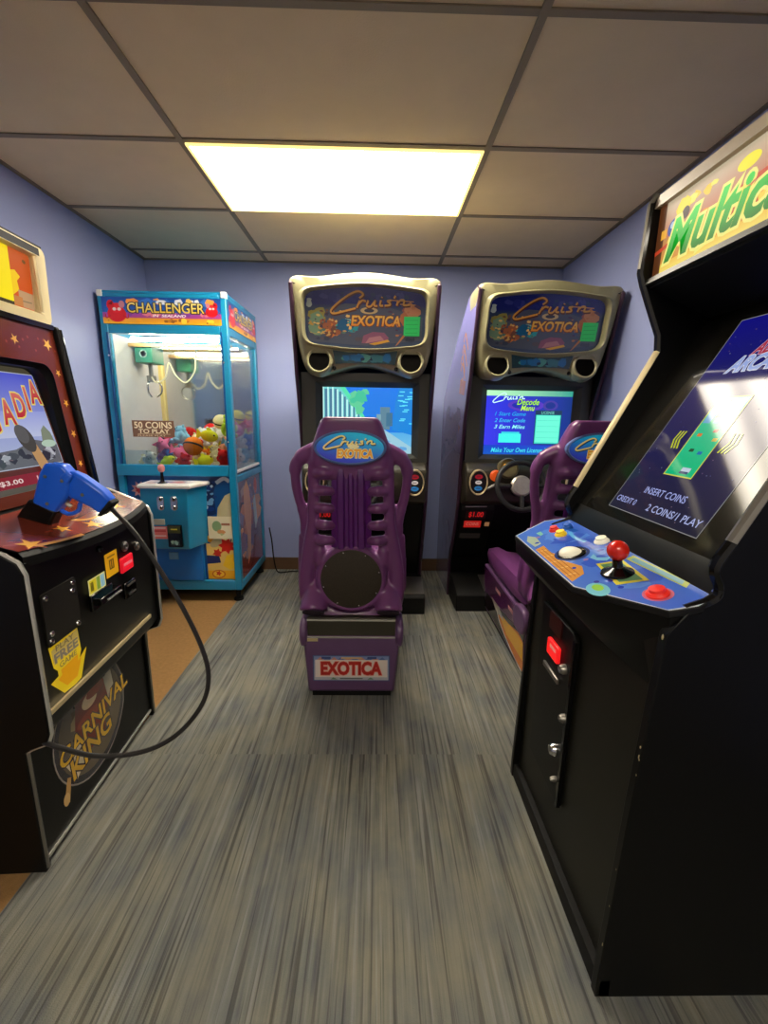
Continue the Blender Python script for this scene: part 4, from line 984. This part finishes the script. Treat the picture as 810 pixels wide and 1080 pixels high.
cv.text('ALL IN', .37, .462, .49, .498, (190, 60, 80), .35, .03, ((220, 180, 210), .04)); cv.text('ARCADE', .33, .42, .51, .462, (170, 190, 250), .35, .03, ((236, 240, 255), .04))
cv.build('screen', 'screen_soft', mc)
# lit head panel
MX = .930
hb = MB().prism([(x-MO.x, z) for x, z in ((MX+.004,1.605),(1.2,1.605),(1.2,1.80),(MX+.004,1.80))], 'y', YA-MO.y, YC-MO.y).build('head_box', 'black_matte', mc)
cv = Canvas(lambda u, v, k: Vector(w2(MX - k + (v-1.6)*-.0, -u, v)))
a0, a1 = .106, .684
cv.rect(a0, 1.612, a1, 1.785, (226, 150, 40), (150, 112, 92)); cv.rect(a0, 1.612, a1, 1.640, (250, 232, 110), (240, 190, 70)); cv.rect(a0, 1.612, a1, 1.618, (214, 60, 20))
cv.rect(a0, 1.70, a1, 1.785, (196, 110, 80), (206, 190, 160)); 
cv.blobs(a0+.02, 1.63, a1, 1.72, [(236,150,30),(250,210,70),(200,90,30),(246,226,120)], 30, .02, .05, 81)
cv.poly([(a0,1.612),(a0+.03,1.612),(a0+.03,1.785),(a0,1.785)], (92, 52, 26)); cv.stroke([(a0,1.672),(a0+.2,1.70),(a1,1.735)], .010, (206, 70, 40))
cv.blobs(.17, 1.735, .32, 1.772, [(250,220,30),(244,200,40),(240,230,90)], 9, .012, .03, 82); cv.ell(.40, 1.752, .03, .014, (250, 236, 40)); cv.blobs(.46, 1.74, .66, 1.78, [(250,226,60),(240,180,60),(226,120,60)], 12, .015, .03, 83)
cv.ell(.175, 1.715, .024, .021, (30, 70, 150)); cv.ell(.17, 1.722, .010, .008, (170, 200, 220)); cv.ell(.18, 1.71, .010, .007, (120, 180, 200)); cv.rect(.125, 1.70, .148, 1.722, (244, 176, 50))
cv.ell(.215, 1.733, .014, .014, (50, 30, 40)); cv.poly([(.225,1.722),(.26,1.74),(.255,1.726),(.23,1.715)], (196, 40, 40)); cv.poly([(.60,1.66),(.68,1.63),(.68,1.70)], (150, 130, 40))
cv.text('Multicade', .150, 1.636, .640, 1.732, (20, 120, 20), .35, .03, ((246, 240, 130), .055), top=(30, 222, 70))
cv.build('marquee_panel', 'art_lit', hb)
MB().prism([(x-MO.x, z) for x, z in ((.916,1.785),(.934,1.785),(.942,1.815),(.920,1.815))], 'y', YA-MO.y, YC-MO.y).build('head_rail', pm('pale_head_rail', (176, 160, 134), .4), hb)
MB().prism([(x-MO.x, z) for x, z in ((.914,1.598),(.934,1.598),(.934,1.612),(.918,1.612))], 'y', YA-MO.y, YC-MO.y).build('head_rail', 'dark_plate', hb)

# ================================================================ CLAW MACHINE
CX0, CX1, CY0, CY1 = -1.443, -.706, 1.36, 2.005
cl = thing('claw_machine', 'turquoise claw crane machine full of plush toys in the far corner', 'claw machine', ((CX0+CX1)/2, (CY0+CY1)/2, 0))
LO = Vector(cl.location)
def lbox(mb, x0, x1, y0, y1, z0, z1): return mb.box(x0-LO.x, x1-LO.x, y0-LO.y, y1-LO.y, z0, z1)
def lp(x, y, z): return Vector((x-LO.x, y-LO.y, z))
W = .042
fm = MB()
for x0, x1 in ((CX0, CX0+W), (CX1-W, CX1)):
    for y0, y1 in ((CY0, CY0+W), (CY1-W, CY1)): lbox(fm, x0, x1, y0, y1, .085, 1.905)
lbox(fm, CX0+W, CX1-W, CY0, CY0+W, 1.685, 1.735); lbox(fm, CX0+W, CX1-W, CY1-W, CY1, 1.685, 1.735)
lbox(fm, CX0+W, CX1-W, CY0, CY0+W, 1.882, 1.905); lbox(fm, CX0+W, CX1-W, CY1-W, CY1, 1.882, 1.905)
for x0, x1 in ((CX0, CX0+W), (CX1-W, CX1)):
    lbox(fm, x0, x1, CY0+W, CY1-W, 1.690, 1.735); lbox(fm, x0, x1, CY0+W, CY1-W, 1.882, 1.905); lbox(fm, x0, x1, CY0+W, CY1-W, .80, .845); lbox(fm, x0, x1, CY0+W, CY1-W, .085, .135)
lbox(fm, CX0+W, CX1-W, CY0, CY0+W, .085, .150)
fm.build('frame', 'turquoise', cl, bevel=.004)
MB().add([lp(CX0,CY0,1.905),lp(CX1,CY0,1.905),lp(CX1,CY1,1.905),lp(CX0,CY1,1.905),lp(CX0,CY0,1.917),lp(CX1,CY0,1.917),lp(CX1,CY1,1.917),lp(CX0,CY1,1.917)], [(0,3,2,1),(4,5,6,7),(0,1,5,4),(1,2,6,5),(2,3,7,6),(3,0,4,7)]).build('roof', 'turquoise', cl)
for x, y in ((CX1-.014, CY0+.012), (CX0+.014, CY0+.012)):
    lbox(MB(), x-.016, x+.016, y-.016, y+.016, 1.885, 1.921).build('corner_cap', 'white', cl, bevel=.004)
# head art, front and right side
def crab(cv, x, y, s, flip=1):
    cv.ell(x, y-.1*s, .62*s, .50*s, (206, 24, 32)); cv.ell(x+.02*s, y+.28*s, .40*s, .30*s, (220, 34, 40)); cv.ell(x-.38*s*flip, y+.46*s, .24*s, .30*s, (200, 22, 34)); cv.ell(x+.36*s*flip, y+.50*s, .20*s, .22*s, (190, 120, 130))
    cv.poly([(x-.5*s*flip,y+.5*s),(x-.2*s*flip,y+.75*s),(x-.25*s*flip,y+.45*s)], (120, 10, 24))
    cv.ell(x-.14*s, y+.20*s, .12*s, .10*s, (226, 206, 196)); cv.ell(x+.18*s, y+.20*s, .12*s, .10*s, (226, 206, 196))
    for i in (-1, 1): cv.stroke([(x+i*.4*s,y-.2*s),(x+i*.7*s,y-.35*s),(x+i*.75*s,y-.1*s)], .07*s, (180, 20, 28))
def claw_head(fn, w, name):
    cv = Canvas(fn)
    cv.rect(0, 0, w, .145, (40, 96, 176), (24, 74, 150)); cv.rect(0, 0, w, .034, (238, 180, 30), (226, 140, 50)); cv.rect(0, .034, w, .062, (170, 60, 130), (150, 70, 160))
    cv.blobs(0, .003, w, .036, [(250,206,60),(196,120,30),(150,90,30),(240,160,30)], 22, .006, .018, 91)
    cv.blobs(w*.2, .10, w, .143, [(226,190,90),(220,226,230),(240,150,60),(50,110,190)], 12, .015, .04, 92)
    cv.blobs(w*.2, .04, w*.9, .07, [(196,90,150),(130,60,150),(220,120,130)], 12, .01, .03, 93)
    cv.text('CHALLENGER', w*.21, .062, w*.86, .116, (226, 190, 50), 0, .01, ((50, 36, 30), .07), top=(240, 220, 130))
    cv.text('IN  SEALAND', w*.42, .040, w*.70, .054, (250, 240, 240), .2, .02)
    crab(cv, w*.12, .062, .088); crab(cv, w*.92, .078, .058, -1)
    cv.build(name, 'art_half', cl)
claw_head(lambda u, v, k: lp(CX0+.022+u, CY0-.0015-k, 1.737+v), (CX1-CX0)-.052, 'head_sign')
claw_head(lambda u, v, k: lp(CX1+.0015+k, CY0+.03+u, 1.737+v), (CY1-CY0)-.05, 'head_sign')
hbx = MB(); lbox(hbx, CX0+.01, CX1-.004, CY0+.004, CY1-.01, 1.737, 1.884); hbx.build('head_box', 'turquoise_dark', cl)
# inside of the glass case
inn = MB(); lbox(inn, CX0+.006, CX1-.006, CY0+.01, CY1-.01, .86, .875); inn.build('prize_tray', 'white', cl)
lbox(MB(), CX0+W, CX1-W, CY1-W-.004, CY1-W, .875, 1.69).build('mirror', 'mirror', cl)
lbox(MB(), CX0+W-.004, CX0+W, CY0+W, CY1-W, .875, 1.69).build('side_wall', pm('case_side_panel', (206, 198, 196), .35), cl)
lbox(MB(), CX0+.03, CX0+.20, CY0+.045, CY0+.05, .875, 1.0).build('chute_front', 'glass', cl)
lbox(MB(), CX0+.235, CX0+.24, CY0+.05, CY0+.30, .875, 1.05).build('chute_wall', 'glass', cl)
lbox(MB(), CX0+W, CX1-W, CY0+.012, CY0+.018, .905, 1.69).build('front_glass', 'glass', cl, smooth=False)
lbox(MB(), CX1-.018, CX1-.012, CY0+W, CY1-W, .845, 1.69).build('side_glass', 'glass', cl, smooth=False)
lm = MB(); lm.cyl(lp(CX0+.12, CY0+.10, 1.668), lp(CX1-.09, CY0+.10, 1.668), .013); lm.cyl(lp(CX0+.12, CY1-.16, 1.668), lp(CX1-.09, CY1-.16, 1.668), .013); lm.build('case_lamp', 'white_lit', cl)
tk = MB(); lbox(tk, CX0+W, CX1-W, CY0+.20, CY0+.225, 1.64, 1.66); lbox(tk, CX0+W, CX1-W, CY0+.42, CY0+.445, 1.64, 1.66); tk.build('crane_rail', pm('tan_rail', (200, 160, 100), .4), cl)
cb = MB(); lbox(cb, -1.375, -1.265, 1.58, 1.74, 1.545, 1.655); cb.build('crane_carriage', 'green_box', cl, bevel=.005)
MB().lathe([(.024,0),(.024,.002),(.017,.002),(.017,0)], lp(-1.32, 1.579, 1.60), (0,-1,0), 20).build('carriage_badge', pm('pale_badge', (150, 180, 170), .4), cl)
cw = MB(); cw.cyl(lp(-1.32, 1.66, 1.545), lp(-1.32, 1.66, 1.44), .014); cw.cyl(lp(-1.32, 1.66, 1.47), lp(-1.32, 1.66, 1.43), .03)
cw.build('claw_head', 'steel', cl)
for i in range(3):
    a = 2*pi*i/3 + .5; dx, dy = cos(a), sin(a)
    MB().tube([lp(-1.32+dx*.02, 1.66+dy*.02, 1.445), lp(-1.32+dx*.055, 1.66+dy*.055, 1.41), lp(-1.32+dx*.05, 1.66+dy*.05, 1.36), lp(-1.32+dx*.02, 1.66+dy*.02, 1.335)], .005, 8, smooth=5).build('claw_finger', 'chrome', cl)
MB().tube([lp(-1.30,1.62,1.46), lp(-1.27,1.62,1.425), lp(-1.21,1.62,1.46), lp(-1.18,1.62,1.55), lp(-1.15,1.63,1.48), lp(-1.09,1.64,1.43), lp(-1.03,1.65,1.50), lp(-1.02,1.66,1.60), lp(-1.01,1.66,1.64)], .005, 8, smooth=8).build('coiled_cable', 'clear_cord', cl)
lbox(MB(), CX0+W, CX0+W+.022, CY1-W-.03, CY1-W-.004, .875, 1.64).build('corner_post', pm('yellow_lit_post', (240, 214, 130), .5), cl)  # lamp light on the blue corner post is put into its yellow colour
# price sign on the glass
cv = Canvas(lambda u, v, k: lp(-1.325+u, CY0+.011-k, 1.085+v))
cv.rect(0, 0, .255, .10, (120, 84, 60)); cv.text('50 COINS', .012, .052, .242, .092, (250, 232, 190), 0, .02); cv.text('TO PLAY', .035, .022, .225, .048, (250, 232, 190), 0, .02); cv.rect(.03, .017, .23, .019, (240, 210, 160)); cv.text('PLEASE PLAY', .03, .004, .2, .013, (240, 210, 170))
cv.build('price_sign', 'art_half', cl)
for x, z in ((CX0+.033, 1.56), (CX0+.033, 1.07), (CX1-.033, 1.53), (CX1-.033, 1.06)):
    MB().lathe([(.007,0),(.006,.004),(0,.006)], lp(x, CY0, z), (0,-1,0), 12).build('bolt', 'chrome', cl)
rl = MB(); lbox(rl, CX0+.002, CX1-W-.002, CY0-.006, CY0+.03, .845, .915); rl.build('front_rail', 'turquoise', cl, bevel=.005)
lbox(MB(), CX0+W-.012, CX0+W, CY0-.004, CY0+.01, .92, 1.69).build('door_edge', 'turquoise_dark', cl); lbox(MB(), CX1-W, CX1-W+.010, CY0-.004, CY0+.01, .92, 1.70).build('door_edge', 'turquoise_dark', cl)
# lower front
lf = MB(); lbox(lf, CX0+W, CX1-W, CY0+.022, CY0+.04, .15, .846); lower = lf.build('lower_panel', 'turquoise_dark', cl)
cv = Canvas(lambda u, v, k: lp(u, CY0+.0215-k, v))
ax0, ax1 = -.93, CX1-W-.003
cv.rect(ax0, .155, ax1, .40, (232, 196, 110)); cv.rect(ax0+.03, .40, ax1, .52, (226, 206, 150)); 
cv.poly([(-.93,.74),(-.88,.83),(-.80,.84),(-.84,.80),(-.86,.74),(-.85,.60),(-.91,.58),(-.93,.64)], (20, 44, 96)); cv.blobs(-.935, .60, -.83, .84, [(26,60,130),(120,170,210),(20,40,90),(190,210,230)], 18, .01, .028, 101)
cv.poly([(-.79,.72),(-.75,.74),(-.752,.58),(-.85,.57),(-.84,.64)], (206, 196, 150)); cv.stroke([(-.84,.80),(-.79,.83),(-.755,.81)], .024, (196, 206, 210))
cv.blobs(ax0, .40, ax1, .55, [(224,196,130),(200,180,120),(236,216,160),(214,150,50)], 14, .015, .045, 102)
cv.poly([(-.92,.45),(-.86,.48),(-.85,.44),(-.89,.40),(-.93,.42)], (216, 150, 30)); cv.ell(-.86, .41, .05, .028, (190, 180, 140), rot=.6)
cv.star(-.795, .385, .058, (206, 36, 28), 7, .62); cv.star(-.86, .335, .034, (200, 44, 30), 6, .6)
cv.poly([(ax0,.26),(-.84,.27),(-.85,.315),(ax0,.32)], (26, 44, 100)); cv.poly([(-.77,.40),(ax1,.46),(ax1,.50),(-.77,.45)], (24, 46, 100))
cv.poly([(-.83,.25),(-.80,.32),(ax1,.33),(ax1,.24),(-.78,.22)], (244, 200, 40)); cv.rect(ax0, .155, ax1, .215, (240, 176, 30)); cv.ell(-.86, .19, .045, .03, (206, 110, 30)); cv.ell(-.86, .19, .036, .022, (246, 190, 60)); cv.star(-.86, .195, .022, (206, 60, 30), 5, .5)
cv.star(-1.325, .755, .055, (206, 150, 140), 9, .6); cv.star(-1.325, .755, .030, (176, 40, 50), 8, .7)
cv.blobs(-1.40, .16, -1.25, .26, [(240,180,40),(220,120,40)], 4, .02, .04, 103)
cv.build('lower_art', 'art', lower)
cv = Canvas(lambda u, v, k: lp(-.905+u, CY0+.012-k, .435+v)); cv.rect(0, 0, .155, .15, (236, 226, 190)); cv.ell(.055, .085, .03, .035, (140, 170, 120)); cv.rect(.085, .09, .14, .105, (170, 110, 80)); cv.blobs(.02, .02, .12, .07, [(220,150,90),(190,190,130)], 5, .01, .02, 104); cv.k = 1; cv.build('rules_card', 'art', lower)
# control box that stands out from the front
bx = MB()
def brow(z, x0, x1, yf): return [lp(x0, yf, z), lp(x1, yf, z), lp(x1+.055, CY0+.024, z), lp(x0-.01, CY0+.024, z)]
bx.loft([brow(.405, -1.262, -.972, 1.235), brow(.42, -1.262, -.972, 1.225), brow(.79, -1.235, -.955, 1.215)])
box = bx.build('control_box', 'turquoise', cl, bevel=.004)
MB().loft([brow(.79, -1.245, -.935, 1.205), brow(.805, -1.247, -.933, 1.203), brow(.815, -1.24, -.94, 1.21)]).build('control_top', 'white', box, bevel=.002)
cv = Canvas(lambda u, v, k: lp(u, v, .8155+k)); cv.rect(-1.23, 1.22, -.95, 1.35, (226, 220, 220)); cv.blobs(-1.23, 1.22, -.95, 1.35, [(206,120,130),(90,90,170),(230,226,226),(226,150,150)], 14, .015, .04, 105); cv.build('control_art', 'art', box)
j2 = MB().lathe([(.03,0),(.012,.012),(.009,.03),(.009,.075)], lp(-1.118, 1.26, .815), (0,0,1), 18).build('joystick', 'black_gloss', box)
MB().ell(lp(-1.118, 1.26, .905), (.021,.021,.026), 18, 12).build('joystick_knob', 'pink_ball', j2)
def bfn(d): return lambda u, v, k: lp(u, 1.2235-d-k - (v-.42)*.027, v)
for x in (-1.118, -1.038):
    y = 1.2165
    s = MB(); s.prism(rrect(x-.021-LO.x, x+.021-LO.x, .655, .745, .02, 5), 'y', y-.008-LO.y, y-LO.y)
    s.lathe([(.016,0),(.013,.010),(.0,.014)], lp(x, y-.008, .728), (0,-1,0), 16); s.lathe([(.015,0),(.013,.008),(.0,.012)], lp(x, y-.008, .675), (0,-1,0), 16)
    s.build('coin_slot', 'chrome', box, bevel=.003)
MB().box(-1.235-LO.x, -1.105-LO.x, 1.212-LO.y, 1.222-LO.y, .565, .60).build('coin_plate', pm('pale_label_plate', (176, 180, 160), .4, metal=.3), box, bevel=.002)
cv = Canvas(bfn(.002)); cv.rect(-1.21, .475, -1.095, .555, (230, 120, 110)); cv.rect(-1.20, .49, -1.105, .498, (240, 210, 200)); cv.rect(-1.20, .52, -1.105, .53, (200, 60, 60)); cv.rect(-1.20, .54, -1.105, .548, (240, 210, 200)); cv.build('warning_sticker', 'art', box)
bs = MB(); bs.prism([(p[0]-LO.x, p[1]) for p in rrect(-1.092, -1.005, .425, .565, .004, 2)], 'y', 1.208-LO.y, 1.222-LO.y); rj = bs.build('coin_return', 'black_gloss', box, bevel=.002)
cv = Canvas(lambda u, v, k: lp(u, 1.2075-k, v)); cv.rect(-1.085, .515, -1.012, .56, (60, 64, 30)); cv.rect(-1.07, .535, -1.03, .543, (220, 206, 60)); cv.rect(-1.075, .438, -1.022, .47, (40, 60, 60)); cv.blobs(-1.075, .438, -1.022, .47, [(150,190,170),(90,130,120)], 5, .006, .012, 106); cv.build('return_label', 'art', rj)
MB().box(-1.30-LO.x, -.945-LO.x, 1.35-LO.y, 1.385-LO.y, .155, .40).build('chute_door', pm('chute_blue', (20, 116, 196), .3), cl, bevel=.004)
MB().box(-1.16-LO.x, -1.10-LO.x, 1.343-LO.y, 1.352-LO.y, .30, .35).build('chute_latch', pm('clear_latch', (110, 160, 190), .2), cl, bevel=.003)
# right side lower panel and left side
lbox(MB(), CX1-.016, CX1-.008, CY0+W, CY1-W, .135, .80).build('side_panel', 'turquoise_dark', cl)
cv = Canvas(lambda u, v, k: lp(CX1-.0075+k, u, v))
cv.rect(CY0+W, .137, CY1-W, .80, (96, 74, 84), (116, 96, 104)); cv.rect(CY0+W, .137, CY1-W, .28, (130, 26, 30), (140, 60, 56))
cv.blobs(CY0+W, .2, CY1-W, .79, [(140,90,84),(180,120,90),(120,80,100),(160,130,120),(200,140,100),(110,100,130)], 46, .03, .09, 111)
cv.poly([(1.53,.74),(1.60,.79),(1.66,.72),(1.70,.55),(1.66,.42),(1.63,.25),(1.56,.20),(1.57,.42),(1.52,.55)], (206, 144, 104)); cv.poly([(1.74,.62),(1.80,.66),(1.84,.45),(1.78,.40)], (176, 190, 190)); cv.ell(1.82, .72, .04, .06, (176, 70, 60))
cv.build('side_art', 'art_gloss', cl)
lbox(MB(), CX0+.008, CX0+.016, CY0+W, CY1-W, .135, 1.69).build('side_panel', 'turquoise_dark', cl)
for x, y in ((CX1-.04, CY0+.05), (CX0+.05, CY0+.05), (CX1-.04, CY1-.05), (CX0+.05, CY1-.05)):
    MB().cyl(lp(x, y, 0), lp(x, y, .012), .032).cyl(lp(x, y, .012), lp(x, y, .09), .016).build('foot', 'black_matte', cl)

# ---- prizes
PAL = {'red': (226, 34, 30), 'orange': (240, 120, 24), 'yellow': (240, 222, 40), 'white': (240, 232, 222), 'pink': (240, 110, 150), 'pale blue': (150, 206, 232), 'cream': (244, 222, 170), 'lime': (200, 220, 50), 'blue': (70, 120, 210), 'peach': (246, 170, 130)}
TM = {k: pm('plush_' + k.replace(' ', '_'), v, .85, var=.12, scale=60, bump=.4, bscale=300, spec=.2) for k, v in PAL.items()}
DK = pm('plush_dark_detail', (40, 26, 22), .6)
def toy_mesh(kind, col, r):
    b = MB()
    if kind == 'ball':
        b.ell((0,0,0), (r,r,r), 18, 12); b.mi = 1; b.lathe([(r*1.005,-r*.10),(r*1.02,0),(r*1.005,r*.10)], (0,0,0), (0,0,1), 18)
    elif kind == 'bear':
        b.ell((0,0,-.25*r), (.72*r,.62*r,.72*r), 16, 10); b.ell((0,-.06*r,.52*r), (.56*r,.52*r,.50*r), 16, 10)
        for s in (-1, 1):
            b.ell((s*.42*r,0,.92*r), (.20*r,.12*r,.20*r), 10, 8); b.ell((s*.68*r,-.2*r,-.05*r), (.20*r,.24*r,.36*r), 10, 8); b.ell((s*.42*r,-.45*r,-.72*r), (.25*r,.36*r,.22*r), 10, 8)
        b.mi = 1; b.ell((0,-.58*r,.44*r), (.09*r,.07*r,.07*r), 8, 6)
        for s in (-1, 1): b.ell((s*.2*r,-.53*r,.62*r), (.06*r,.05*r,.07*r), 8, 6)
    elif kind == 'fish':
        b.ell((0,0,0), (.95*r,.45*r,.62*r), 16, 10)
        b.loft([[(-.8*r,-.06*r,-.1*r),(-.8*r,.06*r,-.1*r),(-.8*r,.06*r,.1*r),(-.8*r,-.06*r,.1*r)], [(-1.35*r,-.08*r,-.55*r),(-1.35*r,.08*r,-.55*r),(-1.35*r,.08*r,.55*r),(-1.35*r,-.08*r,.55*r)]])
        b.loft([[(-.3*r,-.05*r,.5*r),(.3*r,-.05*r,.5*r),(.3*r,.05*r,.5*r),(-.3*r,.05*r,.5*r)], [(-.4*r,-.03*r,.85*r),(.0,-.03*r,.85*r),(.0,.03*r,.85*r),(-.4*r,.03*r,.85*r)]])
        b.mi = 1
        for s in (-1, 1): b.ell((.6*r,s*.32*r,.18*r), (.1*r,.1*r,.1*r), 8, 6)
    else:
        rings = []
        for z, f in ((-.28,.75),(-.1,1.0),(.1,1.0),(.28,.75)):
            rings.append([((1.0 if k % 2 == 0 else .48)*f*r*sin(pi*k/5), z*r, (1.0 if k % 2 == 0 else .48)*f*r*cos(pi*k/5)) for k in range(10)])
        b.loft(rings); b.mi = 1
        for s in (-1, 1): b.ell((s*.15*r,-.30*r,.12*r), (.06*r,.05*r,.08*r), 8, 6)
    return b
SPOTS = [ # x, y, z, radius, kind, colour
 (-1.295,1.80,1.165,.060,'ball','red'),(-1.02,1.84,1.19,.052,'ball','red'),
 (-1.095,1.70,1.12,.055,'bear','pale blue'),(-1.08,1.57,1.06,.055,'bear','pale blue'),(-.985,1.70,1.14,.056,'bear','white'),(-.90,1.80,1.175,.060,'bear','white'),(-.93,1.66,1.13,.055,'bear','white'),
 (-.815,1.62,1.15,.062,'bear','lime'),(-.86,1.56,1.06,.055,'fish','yellow'),(-.88,1.66,1.20,.045,'ball','cream'),
 (-1.02,1.58,1.06,.050,'bear','orange'),(-.965,1.60,1.08,.048,'fish','red'),(-.955,1.50,1.02,.054,'ball','orange'),(-1.115,1.50,1.00,.056,'star','pink'),(-1.14,1.60,1.02,.055,'bear','red'),
 (-1.05,1.48,.965,.056,'fish','pink'),(-1.02,1.46,.935,.045,'bear','red'),(-1.22,1.54,.945,.055,'bear','blue'),(-1.20,1.46,.935,.050,'bear','white'),(-1.285,1.50,.925,.044,'fish','cream'),
 (-1.13,1.44,.925,.045,'fish','lime'),(-.96,1.435,.93,.048,'bear','cream'),(-.88,1.44,.935,.050,'fish','yellow'),(-.80,1.45,.955,.058,'bear','red'),(-.82,1.53,1.02,.052,'bear','cream'),(-.80,1.58,1.08,.045,'fish','pale blue'),
 (-.77,1.74,1.15,.052,'bear','pink'),(-.775,1.84,1.15,.055,'star','red'),(-.80,1.79,1.235,.044,'ball','yellow'),(-.78,1.66,1.03,.052,'bear','peach'),(-.77,1.76,1.04,.052,'bear','white'),(-.77,1.87,1.04,.050,'bear','blue'),
 (-.78,1.60,.95,.050,'bear','orange'),(-.77,1.71,.935,.050,'fish','white'),(-.775,1.82,.935,.050,'bear','pale blue'),(-.86,1.87,1.10,.055,'bear','peach'),(-.98,1.86,1.09,.056,'bear','yellow'),(-1.10,1.85,1.10,.055,'bear','cream'),
 (-1.17,1.74,1.05,.055,'star','yellow'),(-1.19,1.86,1.05,.052,'bear','pink'),(-1.28,1.70,.98,.055,'bear','pale blue'),(-.88,1.74,1.08,.055,'bear','peach'),(-1.00,1.73,1.04,.05,'fish','orange'),(-1.36,1.86,.94,.05,'bear','cream')]
def settle(sp, it=260):
    P = [[a[0], a[1], a[2], a[3]*(1.0 if a[4] == 'ball' else 1.03)] for a in sp]
    for _ in range(it):
        for i in range(len(P)):
            for j in range(i):
                d = [P[i][k]-P[j][k] for k in range(3)]; L = math.sqrt(sum(q*q for q in d)) or 1e-6; o = P[i][3]+P[j][3]-L
                if o > 0:
                    for k in range(3):
                        P[i][k] += d[k]/L*o*.5; P[j][k] -= d[k]/L*o*.5
        for p in P:
            r = p[3]*1.05
            p[0] = min(-.728-r, max(-1.395+r, p[0])); p[1] = min(1.955-r, max(1.388+r, p[1])); p[2] = min(1.31-r, max(.877+r, p[2]-.0004))
    return P
NAMES = {'ball': 'striped toy ball', 'bear': 'plush bear', 'fish': 'plush fish', 'star': 'plush starfish'}
cache = {}; SPOTS = [(a, b, c, d*1.12, e, f) for a, b, c, d, e, f in SPOTS]; SET = settle(SPOTS)
for i, (x, y, z, r, kind, col) in enumerate(SPOTS):
    key = (kind, col)
    nm = NAMES[kind].replace(' ', '_')
    if key not in cache:
        o = toy_mesh(kind, col, .05).build(nm, [TM[col], DK], ang=70); cache[key] = o
    else:
        o = cache[key].copy(); COL.objects.link(o)
    x, y, z = SET[i][:3]
    o.location = (x, y, z); s = r/.05; o.scale = (s, s, s)
    q = random.Random(i+500); o.rotation_euler = (q.uniform(-.5,.5), q.uniform(-.5,.5), q.uniform(-1.1,1.1))
    tag(o, 'small %s %s among the prizes in the turquoise claw machine' % (col, NAMES[kind]), 'toy ball' if kind == 'ball' else 'plush toy', 'prizes in the claw machine')

# ---- power cord by the back wall
pc = MB().tube([(-.66,1.97,.36),(-.645,1.975,.25),(-.635,1.97,.12),(-.615,1.95,.03),(-.585,1.925,.006),(-.54,1.93,.006),(-.49,1.95,.006),(-.40,1.96,.006),(-.30,1.98,.006)], .005, 8, smooth=6).build('power_cord', 'black_matte')
tag(pc, 'thin black power cord lying along the brown baseboard beside the claw machine', 'cord')

# ================================================================ camera and light
w = bpy.data.worlds.new('world'); SC.world = w; w.use_nodes = True
w.node_tree.nodes['Background'].inputs[0].default_value = (.06, .06, .065, 1); w.node_tree.nodes['Background'].inputs[1].default_value = 1.0
F, PIT, YAW, ROLL = 465.3, .214, -.0194, -.0156
cam = bpy.data.cameras.new('camera'); co = bpy.data.objects.new('camera', cam); COL.objects.link(co); SC.camera = co
cam.sensor_fit = 'VERTICAL'; cam.sensor_height = 36.0; cam.lens = F/1080*36.0; cam.clip_start = .02
fwd = Vector((-sin(YAW)*cos(PIT), cos(YAW)*cos(PIT), -sin(PIT))); right = Vector((cos(YAW), sin(YAW), 0)); up = right.cross(fwd)
# picture roll
r2 = right*cos(ROLL) - up*sin(ROLL)*-1*-1; u2 = up*cos(ROLL) + right*sin(ROLL)
mw = Matrix((r2, u2, -fwd)).transposed().to_4x4(); mw.translation = (.1777, -1.4165, H-1.0559)
co.matrix_world = mw
SC.view_settings.view_transform = 'Standard'
SC.view_settings.exposure = 0.45
SC.cycles.max_bounces = 8; SC.cycles.transparent_max_bounces = 12
